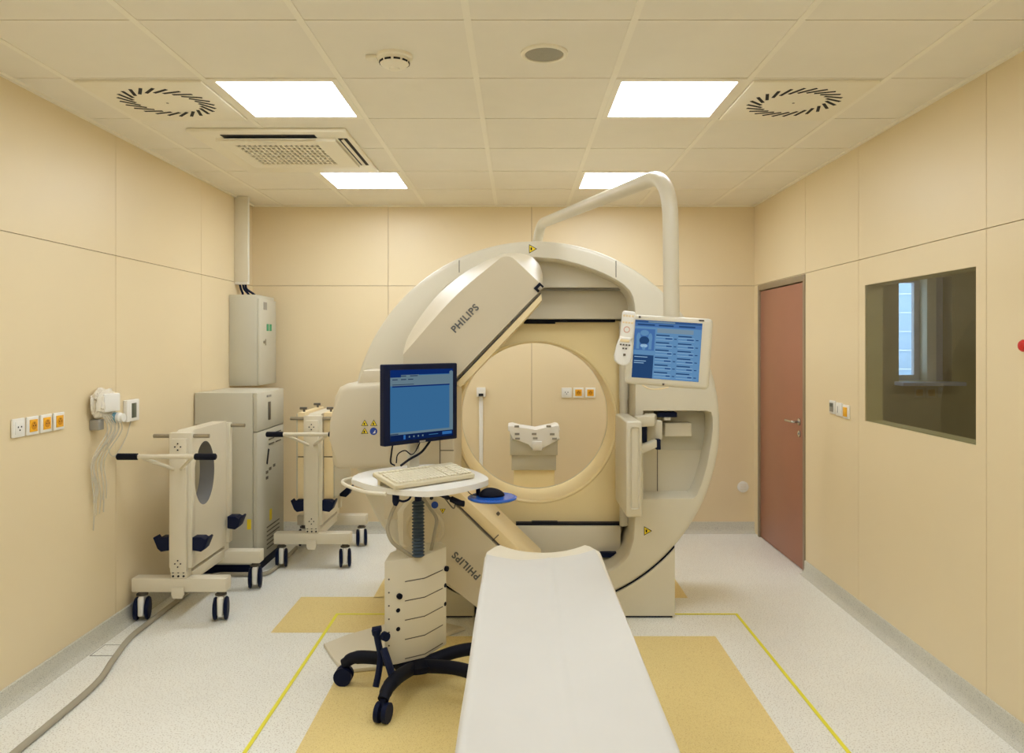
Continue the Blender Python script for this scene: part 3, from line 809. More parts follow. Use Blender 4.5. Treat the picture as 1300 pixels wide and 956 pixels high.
# inner back plate with bore hole, tinted cover and bore tube
bm = new()
fill_loops(bm, [at_y(opening, 4.80, .012), circ(BR + .003, 4.80, BC, 96)])
obj('inner_plate', bm, M['gantry'], G)
a, b = P(786, 665, 4.75), P(575, 407.5, 4.75)
bm = new()
rect = resample([(b.x, a.z), (a.x, a.z), (a.x, b.z), (b.x, b.z), (b.x, a.z)], 80)
front = [Vector((x, 4.735, z)) for x, z in rect]; back = [Vector((x, 4.765, z)) for x, z in rect]
lip = [(BR + .020, 4.735), (BR + .016, 4.730), (BR + .008, 4.731), (BR + .001, 4.737), (BR, 4.75), (BR, 5.10), (BR + .006, 5.14), (BR + .02, 5.152)]
ll = [circ(R, Y, BC, 96) for R, Y in lip]
fill_loops(bm, [front, ll[0]]); loft(bm, [front, back]); loft(bm, ll)
obj('bore_cover', bm, M['cover'], G)
# inner upper panels and the lower panel
def pbox(bm, x0, x1, y0, y1, Ya, Yb, bev=0.0, mi=0):
    a, b = P(x0, y1, Ya), P(x1, y0, Ya); box(bm, a.x, b.x, Ya, Yb, a.z, b.z, bev, 2, mi)
bm = new()
up_px = [(560, 365), (804, 365), (797, 361), (782, 352), (763, 343), (735, 333), (712, 327), (680, 323), (648, 327), (625, 333), (597, 343), (570, 356)]
prism(bm, [(P(x, y, 4.55).x, P(x, y, 4.55).z) for x, y in up_px], 4.55, 4.58, .002)
obj('upper_panel', bm, M['gantry'], G)
bm = new(); pbox(bm, 570, 801, 369, 405, 4.66, 4.70, .003); obj('shutter_panel', bm, M['gantry'], G)
bm = new(); pbox(bm, 570, 801, 365.6, 368.2, 4.60, 4.66); obj('gap_shadow', bm, M['grey'], G)  # grey bar painted in for the shadow in the gap above the shutter panel
bm = new(); pbox(bm, 600, 781, 405.5, 409, 4.70, 4.734); pbox(bm, 665, 705, 408, 411, 4.715, 4.733); obj('upper_seal', bm, M['black'], G)
bm = new(); pbox(bm, 570, 788, 668, 706, 4.66, 4.70, .003); obj('lower_panel', bm, M['gantry'], G)
bm = new(); pbox(bm, 655, 790, 664.5, 667.5, 4.68, 4.734); pbox(bm, 675, 708, 663, 666, 4.69, 4.734); obj('lower_seal', bm, M['black'], G)
bm = new(); pbox(bm, 762, 797, 702, 708, 4.62, 4.659); obj('rail', bm, M['navy'], G)
bm = new(); pbox(bm, 803, 806, 379, 394, 4.60, 4.62); obj('slot', bm, M['hole'], G)
# slide column right of the bore
x0, x1 = P(787, 0, 4.62).x, P(799, 0, 4.62).x
bm = new(); tube(bm, [((x0 + x1) / 2, 4.66, .48), ((x0 + x1) / 2, 4.66, 1.30)], (x1 - x0) / 2 - .003, 20); tube(bm, [((x0 + x1) / 2, 4.66, 1.25), ((x0 + x1) / 2, 4.66, 1.72)], (x1 - x0) / 2 + .001, 20)
obj('slide_column', bm, M['gantry'], G)

# base blocks: their upper edge follows the ring
def base_block(x0, x1, name='base_block'):
    Y = 4.42
    def arc(x):
        X = (x - CX) * Y / F; dx = X - GC.x
        return GC.z - math.sqrt((GR + .004) ** 2 - dx * dx)
    xs_ = [x0 + (x1 - x0) * k / 16 for k in range(17)]
    pts = [((x - CX) * Y / F, arc(x)) for x in xs_]
    pts = [(pts[0][0], .012), ] + pts + [(pts[-1][0], .012)]
    bm = new(); prism(bm, pts, Y, 5.0, .004); obj(name, bm, M['gantry'], G)
    bm = new(); box(bm, pts[0][0] + .012, pts[-1][0] - .012, Y + .015, 4.98, 0, .0115); obj('base_foot', bm, M['navy'], G)
base_block(503, 602); base_block(775, 857)
bm = new(); a, b = P(609, 786, 4.46), P(774, 742, 4.46); box(bm, a.x, b.x, 4.46, 4.98, .012, .05); obj('base_middle', bm, M['grey_enamel'], G)
bm = new()
for k in range(3):
    p = P(606.5, 774 + 5.5 * k, 4.44); lathe(bm, [(.010, 0), (.010, -.02), (.006, -.025)], p, 'y', 12)
pbox(bm, 603, 610, 771, 786, 4.441, 4.46); obj('floor_bolts', bm, M['black'], G)
# dark gap line between ring and base
for (x0, x1) in ((503, 602), (775, 857)):
    bm = new(); lp = []
    for R in (GR + .0035, GR - .004):
        row = []
        for k in range(17):
            X = (x0 + (x1 - x0) * k / 16 - CX) * 4.42 / F; dx = X - GC.x
            row.append((X, GC.z - math.sqrt(R * R - dx * dx)))
        lp.append(row)
    pts = lp[0] + lp[1][::-1]
    prism(bm, pts[::-1], 4.436, 4.9); obj('ring_gap', bm, M['black'], G)

# upper detector head
Yh = 3.95
def loop_of(sides, counts=(26, 22, 20, 10, 8)):
    out = []
    for s, n in zip(sides, counts): out += resample(s, n)
    return out
f_s = [[(512, 450), (576, 378), (632, 330)], [(632, 330), (637, 326.5), (643, 325.5), (649, 326.5), (655, 331), (683, 357)], [(683, 357), (686, 362), (684, 371), (575, 484)], [(575, 484), (545, 515), (512, 515)], [(512, 515), (512, 450)]]
b_s = [[(512, 447), (518, 428), (535, 400), (560, 370), (590, 346), (618, 330)], [(618, 330), (638, 322.5), (656, 321), (673, 325), (684, 335), (688.5, 347), (689, 354)], [(689, 354), (688, 364), (684, 372), (577, 483)], [(577, 483), (547, 514), (513, 514)], [(513, 514), (512, 447)]]
sm = lambda side: [(v.x, v.y) for v in smooth_path([Vector((*p_, 0)) for p_ in side], 8)]
f_s[:2] = [sm(x) for x in f_s[:2]]; b_s[:2] = [sm(x) for x in b_s[:2]]
fl, bl = loop_of(f_s, (40, 36, 20, 10, 8)), loop_of(b_s, (40, 36, 20, 10, 8))
def lerp_loop(t, Y, sc=1.0):
    out = []
    for (a, b) in zip(fl, bl):
        x, y = a[0] * (1 - t) + b[0] * t, a[1] * (1 - t) + b[1] * t
        x, y = 600 + (x - 600) * sc, 425 + (y - 425) * sc
        out.append(P(x, y, Y))
    return out
bm = new()
loft(bm, [lerp_loop(math.sin(k / 14 * PI / 2), Yh + .30 * (k / 14)) for k in range(15)] + [lerp_loop(1, Yh + .36, .99), lerp_loop(1, Yh + .478, .96)], True, True)
H1 = obj('detector_head', bm, M['head'], G, angle=24)
def colli_strip(name, px, Ya, Yb, m, parent, bev=.004):
    bm = new(); prism(bm, [(P(x, y, Ya).x, P(x, y, Ya).z) for x, y in px], Ya, Yb, bev); return obj(name, bm, m, parent)
colli_strip('gasket', [(685.8, 371), (686.8, 372.5), (577.5, 486), (576, 484.5)][::-1], Yh + .010, 4.40, M['darkmetal'], H1, 0)
colli_strip('collimator', [(687, 373), (688.5, 381), (664, 408), (600, 476), (584, 492), (578, 487)][::-1], Yh + .008, 4.42, M['colli'], H1)
bm = new()
for (a, b) in (((678, 366), (684, 360)), ((680, 370), (687, 363))):
    pass
d1 = Vector((.695, 0, .719)); d2 = Vector((-.719, 0, .695))
obox(bm, P(684, 365, Yh) + Vector((0, -.001, 0)), d1, Vector((0, 1, 0)), d2, .022, .006, .016, .002); obox(bm, P(686, 366.5, Yh) + Vector((0, -.006, 0)), d1, Vector((0, 1, 0)), d2, .010, .006, .010, .002, mi=1)
obj('latch', bm, [M['black'], M['steel']], H1)
bm = text_bm('PHILIPS', .050, P(590.5, 404.5, Yh) + Vector((0, -.001, 0)), (.695, 0, .719), (-.719, 0, .695)); obj('logo_lettering', bm, M['text'], H1, angle=60)

# lower detector head
g_s = [[(512, 690), (512, 648), (522, 636)], [(522, 636), (541, 627), (548, 623), (557, 621.5)], [(557, 621.5), (630, 692), (672, 733)], [(672, 733), (668, 752), (640, 785), (618, 781), (611, 776)], [(611, 776), (565, 738), (512, 690)]]
h_s = [[(507, 690), (503, 650), (515, 634)], [(515, 634), (538, 625), (548, 622), (557, 621)], [(557, 621), (630, 691), (673, 732)], [(673, 732), (670, 752), (645, 782), (618, 780), (608, 772)], [(608, 772), (560, 738), (507, 690)]]
fl, bl = loop_of(g_s, (12, 12, 24, 12, 16)), loop_of(h_s, (12, 12, 24, 12, 16))
bm = new()
loft(bm, [lerp_loop(0, Yh), lerp_loop(.4, Yh + .03), lerp_loop(.8, Yh + .1), lerp_loop(1, Yh + .25), lerp_loop(1, Yh + .445)], True, True)
H2 = obj('detector_head', bm, M['head'], G, angle=40)
colli_strip('gasket', [(557.4, 620.2), (558.6, 619.2), (673.6, 730.4), (672.4, 731.6)], Yh + .010, 4.40, M['darkmetal'], H2, 0)
colli_strip('collimator', [(559, 619), (566, 608), (690, 727), (686, 735), (674, 730)], Yh + .008, 4.42, M['colli'], H2, .006)
bm = new()
obox(bm, P(629, 683, Yh) + Vector((0, .012, 0)), Vector((.7, 0, .7)), Vector((0, 1, 0)), Vector((-.7, 0, .7)), .022, .010, .0022)
for (x, y) in ((632.5, 652), (631, 664)): obox(bm, P(x, y, 4.2), Vector((.7, 0, -.7)), Vector((0, 1, 0)), Vector((.7, 0, .7)), .008, .012, .008)
obj('seam_marks', bm, M['darkmetal'], H2)
bm = text_bm('PHILIPS', .050, P(592, 718, Yh) + Vector((0, -.001, 0)), (-.719, 0, .695), (-.695, 0, -.719)); obj('logo_lettering', bm, M['text'], H2, angle=60)
bm = new(); lathe(bm, [(.018, 0), (.018, -.003)], P(552, 641, Yh), 'y', 24); obj('round_sticker', bm, M['sticker_b'], H2)
bm = new(); lathe(bm, [(.009, 0), (.009, -.012), (.006, -.015)], P(548, 632, Yh), 'y', 16); obj('knob', bm, M['black'], H2)
bm = new(); c = P(539, 671, Yh)
lathe(bm, [(.105, -.001), (.103, -.008), (.094, -.010), (.087, -.006), (.084, .002)], c, 'y', 48); obj('round_cover', bm, M['head'], H2)

def warn_sticker(bm, c, s, rot):
    """yellow triangle with a black border and mark, facing the camera side"""
    def tri(k, y, mi, dy=.0008):
        pts = [(c.x + k * s * math.cos(rot + 2 * PI * i / 3), c.z + k * s * math.sin(rot + 2 * PI * i / 3)) for i in range(3)]
        prism(bm, pts, y, y + dy, mi=mi)
    tri(1.0, c.y - .001, 1); tri(.78, c.y - .0018, 0)
    box(bm, c.x - .006 * s / .03, c.x + .002 * s / .03, c.y - .0026, c.y - .0018, c.z - .008 * s / .03, c.z + .008 * s / .03, mi=1)
SM = [M['sticker_y'], M['black']]
for (x, y) in ((675, 316), (821, 674)):
    bm = new(); warn_sticker(bm, P(x, y, YF), .031, 0); obj('warning_sticker', bm, SM, G, label='yellow warning triangle')
bm = new(); warn_sticker(bm, P(562, 648, Yh), .018, -PI / 2); obj('warning_sticker', bm, SM, H2, label='yellow warning triangle')

# tube housing on the left with neck and middle block
def rbox(bm, x0, x1, z0, z1, y0, y1, r, seg=5):
    box(bm, x0, x1, y0, y1, z0, z1, r, seg)
bm = new()
a, b = P(418, 596, 4.08), P(500, 485, 4.08)
pts = [(a.x + .015, a.z + .02), (a.x + .04, a.z), (b.x, a.z), (b.x, b.z), (a.x + .09, b.z - .01), (a.x + .05, b.z - .03), (a.x + .025, b.z - .08), (a.x + .006, b.z - .20), (a.x, a.z + .16)]
prism(bm, pts, 4.08, 4.62, .035, 5)
HS = obj('tube_housing', bm, M['head'], G, angle=40)
bm = new(); a, b = P(459, 487, 4.15), P(500, 470, 4.15)
prism(bm, [(a.x - .03, a.z - .02), (b.x, a.z - .02), (b.x, b.z), (a.x + .012, b.z), (a.x + .004, b.z - .035)], 4.13, 4.43, .005, 3); obj('housing_neck', bm, M['head'], HS)
bm = new(); a, b = P(487, 660, 4.09), P(577, 487, 4.09); box(bm, a.x, b.x, 4.09, 4.62, a.z, b.z, .012, 3); obj('middle_block', bm, M['head'], G)
bm = new(); pbox(bm, 558, 559.2, 480, 625, 4.0885, 4.0895); pbox(bm, 559, 576, 571.4, 572.4, 4.0885, 4.0895); obj('panel_seam', bm, M['darkmetal'], G)
for (x, y) in ((463, 538), (474.5, 538), (463, 548)):
    bm = new(); warn_sticker(bm, P(x, y, 4.08), .022, PI / 2); obj('warning_sticker', bm, SM, HS, label='yellow warning triangle')
bm = new(); c = P(474.3, 547.5, 4.08); lathe(bm, [(.020, 0), (.020, -.002)], c, 'y', 24); prism(bm, [(c.x - .004, c.z - .012), (c.x + .010, c.z - .010), (c.x + .010, c.z + .008)], c.y - .003, c.y - .002, mi=1); obj('round_sticker', bm, [M['sticker_b'], M['white']], HS)

# folded flat panel box on the right
bm = new(); X0, X1 = .583, .668
box(bm, X0, X1, 4.10, 4.57, .655, 1.170, .012, 4); FP = obj('flat_panel_box', bm, M['gantry'], G)
bm = new(); box(bm, X0 + .022, X1 - .016, 4.094, 4.0995, .70, 1.14, .012, 3); obj('end_cap', bm, M['gantry'], FP)
bm = new(); slab(bm, [(X1 - .01, 4.22), (.765, 4.27), (.80, 4.40), (.80, 4.48), (.74, 4.48), (.735, 4.36), (X1 - .01, 4.31)], 1.125, 1.182, .008); obj('upper_arm', bm, M['gantry'], FP)
bm = new(); prism(bm, [(P(x, y, 4.24).x, P(x, y, 4.24).z) for x, y in ((814, 577), (814, 566), (834, 559), (834, 568))], 4.24, 4.32, .004); obj('lower_arm', bm, M['gantry'], FP)
bm = new(); pbox(bm, 816, 821.5, 538, 563, 4.3, 4.36); obj('cable_cover', bm, M['navy'], FP)
bm = new(); pbox(bm, 833, 839, 558, 571, 4.35, 4.40, .003); obj('pivot', bm, M['navy'], FP)
bm = new(); pbox(bm, 822, 841, 534, 558, 4.42, 4.48, .006); obj('link_block', bm, M['gantry'], FP)

# ------------------------------------------------------------------ monitor boom with display
t = thing('monitor_boom', 'white bent tube boom from the scanner top holding a touch display', 'monitor boom', (.126, 4.9, 2.16))
bm = new()
pts = [(.118, 4.9, 2.176), (.146, 4.88, 2.352), (.612, 3.07, 2.276), (.614, 3.04, 1.55)]
path = []
fp = [Vector(p) for p in pts]
seq = fillet_path([fp[0], fp[1], fp[2]], .15, 10)[:-1]
tail = fillet_path([fp[1], fp[2], fp[3]], .20, 12)[1:]
tube(bm, seq + tail, .0315, 24); obj('boom_tube', bm, M['gantry'], t)
Yd = 2.97
ctr = (P(800, 399, Yd) + P(901, 405, Yd) + P(898, 495, Yd) + P(794, 487, Yd)) / 4
yaw, roll = math.radians(-12), math.radians(-3.8)
ux = Vector((math.cos(yaw) * math.cos(roll), math.sin(yaw), math.sin(roll))).normalized()
uy0 = Vector((-math.sin(yaw), math.cos(yaw), 0)); uz = ux.cross(uy0).normalized(); uy = uz.cross(ux).normalized()
hw, hh = .162, .137
bm = new(); obox(bm, ctr + uy * .024, ux, uy, uz, hw, .024, hh, .017, 5); D = obj('display_housing', bm, M['gantry'], t)
bm = new(); obox(bm, ctr + uy * .062, ux, uy, uz, .06, .018, .06, .006); obj('mount', bm, M['gantry'], D)
scr = ctr - uz * -.004 + ux * -.006
sw, sh = .128, .113
UI = [emit_mat('screen blue', (98, 142, 184), .36), emit_mat('screen dark blue', (40, 72, 116), .34), emit_mat('screen mid blue', (72, 112, 168), .36), emit_mat('screen pale', (150, 186, 216), .36), emit_mat('screen grey', (126, 150, 168), .34), emit_mat('screen ink', (54, 88, 136), .36)]
bm = new()
def q(u0, u1, v0, v1, mi, lift):
    c = scr + ux * ((u0 + u1) / 2 * 2 - 1) * sw + uz * (1 - (v0 + v1)) * sh - uy * (.0012 + lift * .0003)
    obox(bm, c, ux, uy, uz, (u1 - u0) * sw, .00014, (v1 - v0) * sh, mi=mi)
q(0, 1, 0, 1, 0, 0)
q(0, 1, 0, .045, 5, 1); q(0, 1, .05, .11, 2, 1); q(.2, .6, .012, .035, 4, 2); q(.04, .3, .065, .09, 1, 2); q(.36, .58, .065, .09, 1, 2); q(.66, .9, .065, .09, 1, 2)
q(.34, .88, .13, .205, 4, 1)
q(0, .31, .15, .52, 2, 1)
# body sketch on the screen: head, trunk, arms
def blob(u0, u1, v0, v1, mi, lift):
    tt = new(); ru, rv = (u1 - u0) * sw, (v1 - v0) * sh
    slab(tt, [(ru * math.cos(2 * PI * k / 20), rv * math.sin(2 * PI * k / 20)) for k in range(20)], 0, .0002, mi=mi)
    m4 = Matrix((ux, uz, -uy)).transposed().to_4x4(); m4.translation = scr + ux * (u0 + u1 - 1) * sw + uz * (1 - (v0 + v1)) * sh - uy * (.0013 + lift * .0003); tt.transform(m4); merge(bm, tt)
blob(.09, .22, .17, .27, 0, 2); blob(.035, .10, .22, .40, 0, 2); blob(.21, .275, .22, .40, 0, 2); q(.04, .085, .31, .50, 0, 2); q(.225, .27, .31, .50, 0, 2)
blob(.08, .23, .28, .42, 1, 3); blob(.10, .21, .41, .475, 3, 3); blob(.13, .18, .46, .515, 0, 3)
q(0, .31, .60, 1, 1, 1)
for (a, b, v) in ((.02, .22, .63), (.02, .2, .70), (.02, .17, .735)): q(a, b, v, v + .012, 3, 2)
for i in range(6):
    v = .235 + .128 * i
    for (a, b) in ((.33, .58), (.66, .90)):
        q(a, a + .20, v, v + .02, 1, 1); q(a, b, v + .035, v + .042, 3, 1); q(a, b, v + .085, v + .092, 3, 1); q(b - .11 + .02 * (i % 3), b - .01, v + .05, v + .075, 5, 1); q(b + .02, b + .06, v + .055, v + .07, 1, 1)
obj('screen', bm, UI, D, weld=False)
for (nm, c, w_, h_) in (('badge', ctr + ux * .118 + uz * .128, .010, .003), ('screw', ctr - ux * .118 + uz * .128, .004, .004), ('power_button', ctr - ux * .01 - uz * .128, .004, .004)):
    bm = new(); obox(bm, c - uy * .0008, ux, uy, uz, w_, .0006, h_, .0003); obj(nm, bm, M['darkmetal'], D)
bm = new(); tube(bm, smooth_path([ctr - ux * .09 - uz * .138 + uy * .01, ctr - ux * .06 - uz * .150, ctr - ux * .02 - uz * .146, ctr + ux * .01 - uz * .138 + uy * .01], 8), .0025, 8); obj('cable_loop', bm, M['colli'], D)

# hand controller clipped to the display
hx = Vector((.10, 0, .995)).normalized()
c = P(794, 430, 2.945)
t = thing('hand_controller', 'white hand controller with small buttons clipped left of the display', 'remote control', c - Vector((0, 0, .1)))
hu = Vector((.995, 0, -.10)); hn = Vector((0, 1, 0))
bm = new(); obox(bm, c + hx * .052 + hu * .004, hu, hn, hx, .026, .012, .055, .010, 3); obj('upper_body', bm, M['white'], t)
bm = new(); tt = new()
ol = [(-.020, .056), (.024, .056), (.029, .02), (.031, -.02), (.028, -.040), (.018, -.052), (.002, -.056), (-.016, -.052), (-.030, -.040), (-.034, -.02), (-.028, .02)]
slab(tt, ol, -.014, .014, .006, 3)
mm = Matrix((hu, hx, -hn)).transposed().to_4x4(); mm.translation = c - hx * .048 - hu * .003; tt.transform(mm); merge(bm, tt)
obj('lower_body', bm, M['white'], t)
bm = new()
for i in range(4):
    obox(bm, c + hx * .088 + hu * (-.015 + .011 * i) - hn * .0125, hu, hn, hx, .004, .001, .004, .001)
    obox(bm, c + hx * .062 + hu * (-.015 + .011 * i) - hn * .0125, hu, hn, hx, .004, .001, .0035, .001)
obox(bm, c - hx * .008 - hu * .004 - hn * .0165, hu, hn, hx, .018, .001, .005, .001)
obj('yellow_buttons', bm, M['colli'], t, label='row of cream yellow buttons')
bm = new()
for (i, j) in ((0, 0), (1, 0), (2, 0), (3, 0), (1, 1), (2, 1)): obox(bm, c - hx * (.024 + .014 * j) + hu * (-.018 + .011 * i) - hn * .0165, hu, hn, hx, .0035, .001, .003)
obox(bm, c - hx * .062 + hu * .0 - hn * .0165, hu, hn, hx, .0045, .001, .0045)
obj('grey_buttons', bm, M['darkmetal'], t, label='small dark grey buttons')
bm = new(); tt = new(); lathe(tt, [(.0125, 0), (.012, .001)], (0, 0, 0), 'z', 24); lathe(tt, [(.009, .001), (.0085, .0016)], (0, 0, 0), 'z', 24, mi=1)
mm = Matrix((hu, hx, -hn)).transposed().to_4x4(); mm.translation = c + hx * .035 - hn * .0125; tt.transform(mm); merge(bm, tt); obj('dial', bm, [mat('pale red ring', (214, 170, 150), .5), M['white']], t)
bm = new(); obox(bm, c + hu * .012 + hn * .030 + hx * .04, hu, hn, hx, .010, .016, .02, .003); obj('clip', bm, M['white'], t)

# ------------------------------------------------------------------ rear support stand seen through the bore
Yr = 5.9
def rp(x, y): p = P(x, y, Yr); return (p.x, p.z)
t = thing('pallet_support_stand', 'white topped support stand behind the scanner, seen through the bore', 'stand', (.13, Yr + .15, 0))
top_px = [(645, 541), (650, 540), (660, 543), (670, 545.5), (680, 546), (690, 545), (700, 542), (706, 540), (710, 541), (711, 546), (708.5, 550), (711, 558), (697, 563), (688, 571), (675, 571), (672, 563), (650, 558), (649, 549), (645, 547)]
bm = new(); prism(bm, [rp(x, y) for x, y in top_px][::-1], Yr, Yr + .25, .008, 3); TP = obj('cradle', bm, M['white'], t)
bm = new()
for (x, y) in ((656, 541.5), (696.5, 541.3), (656.5, 551), (657, 557), (678, 551), (679.5, 556.5), (701, 551.3), (704, 557)):
    a = P(x, y, Yr - .001); box(bm, a.x - .018, a.x + .018, Yr - .002, Yr + .0, a.z - .008, a.z + .008)
obj('slots', bm, M['grey'], TP)
bm = new(); a, b = P(675.5, 572, Yr), P(688, 560, Yr); box(bm, a.x, b.x, Yr - .02, Yr - .0005, a.z, b.z, .004); obj('tongue', bm, M['white'], TP)
bm = new(); a, b = P(647.5, 578, Yr + .01), P(708, 550, Yr + .01); box(bm, a.x, b.x, Yr + .01, Yr + .24, a.z, b.z, .004); obj('upper_sleeve', bm, M['grey_enamel'], t)
bm = new(); a, b = P(649.5, 597, Yr + .02), P(706, 577, Yr + .02); box(bm, a.x, b.x, Yr + .02, Yr + .23, a.z, b.z, .004); obj('lower_sleeve', bm, M['grey_enamel'], t)
bm = new(); a, b = P(652, 640, Yr + .03), P(704, 596, Yr + .03); box(bm, a.x, b.x, Yr + .03, Yr + .22, .04, b.z - .001, .004); obj('pedestal', bm, M['cover'], t)
bm = new(); box(bm, a.x - .06, b.x + .06, Yr - .02, Yr + .28, 0, .04, .004); obj('foot_plate', bm, M['grey_enamel'], t)

# ------------------------------------------------------------------ examination table
TX, TW, TH = .098, .205, .80
t = thing('examination_table', 'narrow examination table with curved cream top pointing at the scanner', 'table', (TX, 1.8, 0))
def cross(u): return TH - .030 + .030 * min(1.0, abs(u)) ** 2.2
ys = [.6 + (2.98 - .6) * k / 30 for k in range(31)]
prof = []
for k in range(25):
    u = -1 + 2 * k / 24; prof.append((u * (TW + .008), cross(u) - .004))
prof += [(TW + .013, TH - .012), (TW + .010, TH - .024)]
for k in range(25):
    u = 1 - 2 * k / 24; prof.append((u * TW, cross(u) - .035))
prof += [(-TW - .010, TH - .024), (-TW - .013, TH - .012)]
bm = new()
def taper(y): return 1.0 if y < 2.90 else 1 - .14 * ((y - 2.90) / .08) ** 2
loft(bm, [[(TX + a * taper(y), y, b) for a, b in prof] for y in ys + [3.0]], True, True)
obj('pallet', bm, M['offwhite'], t, angle=50)
bm = new(); box(bm, TX - .16, TX + .16, .65, 2.35, TH - .115, TH - .062, .01); obj('rail_frame', bm, M['offwhite'], t)
bm = new(); box(bm, TX - .15, TX + .15, .9, 1.9, .12, TH - .116, .02); obj('pedestal', bm, M['grey_enamel'], t)
bm = new(); box(bm, TX - .27, TX + .27, .7, 2.1, 0, .12, .02); obj('base', bm, M['grey_enamel'], t)
# paper sheet over the table
bm = new(); nu, nv = 44, 90
grid = []
for j in range(nv + 1):
    y = .62 + (2.895 - .62) * j / nv; row = []
    for i in range(nu + 1):
        f_ = j / nv; u = (-1.10 + .06 * f_) + (2.20 - .22 * f_) * i / nu
        wv = .006 * noise.noise(Vector((y * 2.0, u * 1.3, 3.0)))
        au = abs(u)
        if au <= 1.0: x = u * (TW + .006); z = cross(u) + .003
        else:
            k = (au - 1.0) / .22
            x = math.copysign(TW + .006 + .010 * min(1, k * 3) + .003 * k * noise.noise(Vector((y * 5, u, 0))), u); z = TH + .003 - k * .055
        z += .0045 * max(0, noise.noise(Vector((y * 3.5, u * 2.2, 1.0)))) * (1 if au < 1 else 0)
        z += .004 * math.exp(-((u - .08 - .02 * math.sin(y * 3)) / .02) ** 2) * (au < 1)           # lengthwise fold
        z += .003 * math.exp(-((y - 1.98 - .03 * u * u) / .008) ** 2) * (au < 1)                    # cross fold
        yy = y + (.006 * math.sin(u * 5 + 1) + .050 * u - .012) * f_ ** 6
        row.append(bm.verts.new((TX + x + wv * .6, yy, z)))
    grid.append(row)
for j in range(nv):
    for i in range(nu): bm.faces.new((grid[j][i], grid[j][i + 1], grid[j + 1][i + 1], grid[j + 1][i]))
o = obj('paper_sheet', bm, M['paper'], angle=70)
tag(o, 'white paper sheet covering the examination table', 'sheet')
md = o.modifiers.new('thickness', 'SOLIDIFY'); md.thickness = .0012; md.offset = 1

# ------------------------------------------------------------------ keyboard cart
CO = Vector((-.47, 3.55, 0)); CA = math.radians(45)
CU = Vector((math.cos(CA), math.sin(CA), 0)); CV = Vector((-math.sin(CA), math.cos(CA), 0))
def loc2(X, Y):     # world (X,Y) to cart-local (u,v)
    d = Vector((X, Y, 0)) - CO; return (d.dot(CU), d.dot(CV))
def lp(px, py, h):  # pixel on a level of height h, cart-local
    Y = (EH - h) * F / (py - CY); return loc2((px - CX) * Y / F, Y)
K = thing('computer_cart', 'beige wheeled computer cart with a black star base and bellows column', 'cart', CO, CA)
KA = dict(parent=K, world=False)
# base legs with casters
legs = (( -22, .33), (-75, .36), (-150, .36), (133, .34), (68, .36))
hub = Vector((0, 0, .12))
bm = new(); lathe(bm, [(.10, .09), (.10, .118), (.06, .129)], (0, 0, 0), 'z', 28); obj('hub', bm, M['black'], **KA)
for (a, r) in legs:
    a = math.radians(a); d = Vector((math.cos(a), math.sin(a), 0))
    pts = [d * .05 + Vector((0, 0, .10)), d * r * .55 + Vector((0, 0, .125)), d * r * .85 + Vector((0, 0, .125)), d * r + Vector((0, 0, .095))]
    bm = new(); tube(bm, smooth_path(pts, 6), [.030] * 12 + [.027] * 4 + [.024] * 3, 14); lg = obj('base_leg', bm, M['black'], **KA)
    bm = new(); n = Vector((-d.y, d.x, 0))
    for s in (-1, 1):
        c = d * r + n * s * .018
        tube(bm, [c - n * .010 + Vector((0, 0, .042)), c + n * .010 + Vector((0, 0, .042))], .042, 20)
    tube(bm, [d * r + Vector((0, 0, .05)), d * r + Vector((0, 0, .10))], .012, 10)
    obj('caster', bm, M['navy'], lg)
# body: faceted column cover
TOPZ = .605
foot = [loc2(*q_) for q_ in ((-.600, 3.455), (-.548, 3.47), (-.43, 3.545), (-.345, 3.70), (-.38, 3.80), (-.52, 3.74), (-.60, 3.60))]
bm = new(); slab(bm, foot, .13, TOPZ, .006); BD = obj('column_cover', bm, M['gantry'], **KA)
def on_face(p0, p1, s0, s1, z, dz):   # thin strip on the face p0-p1
    a = Vector((*p0, 0)); b = Vector((*p1, 0)); d = (b - a).normalized(); n = Vector((d.y, -d.x, 0)); L = (b - a).length
    return a, d, n, L
for i in range(5):
    z = TOPZ - .105 - .088 * i; bm = new()
    for (p0, p1, e0, e1) in ((foot[1], foot[2], .04, 0), (foot[2], foot[3], 0, .03)):
        a, d, n, L = on_face(p0, p1, 0, 0, 0, 0)
        c = a + d * ((e0 + L - e1) / 2) + n * .0006; c.z = z
        obox(bm, c, d, n, Vector((0, 0, 1)), (L - e0 - e1) / 2, .0008, .002)
    obj('groove', bm, M['darkmetal'], BD)
def knob_on(bm, p0, p1, f, z, r, dep=.012):
    a, d, n, L = on_face(p0, p1, 0, 0, 0, 0); c = a + d * (L * f); c.z = z
    tube(bm, [c - n * .002, c + n * dep], r, 16)
bm = new(); knob_on(bm, foot[1], foot[2], .08, .44, .013); obj('screw_knob', bm, M['black'], BD)
bm = new(); knob_on(bm, foot[2], foot[3], .97, .50, .013); obj('screw_knob', bm, M['black'], BD)
bm = new()
for z in (.375, .29): knob_on(bm, foot[1], foot[2], .05, z, .010, .001)
for z in (.42, .33): knob_on(bm, foot[2], foot[3], .95, z, .010, .001)
obj('grip_recess', bm, M['black'], BD)
bm = new()
for i in range(6): knob_on(bm, foot[0], foot[1], .35, .52 - .06 * i, .004, .001)
obj('rivets', bm, M['darkmetal'], BD)
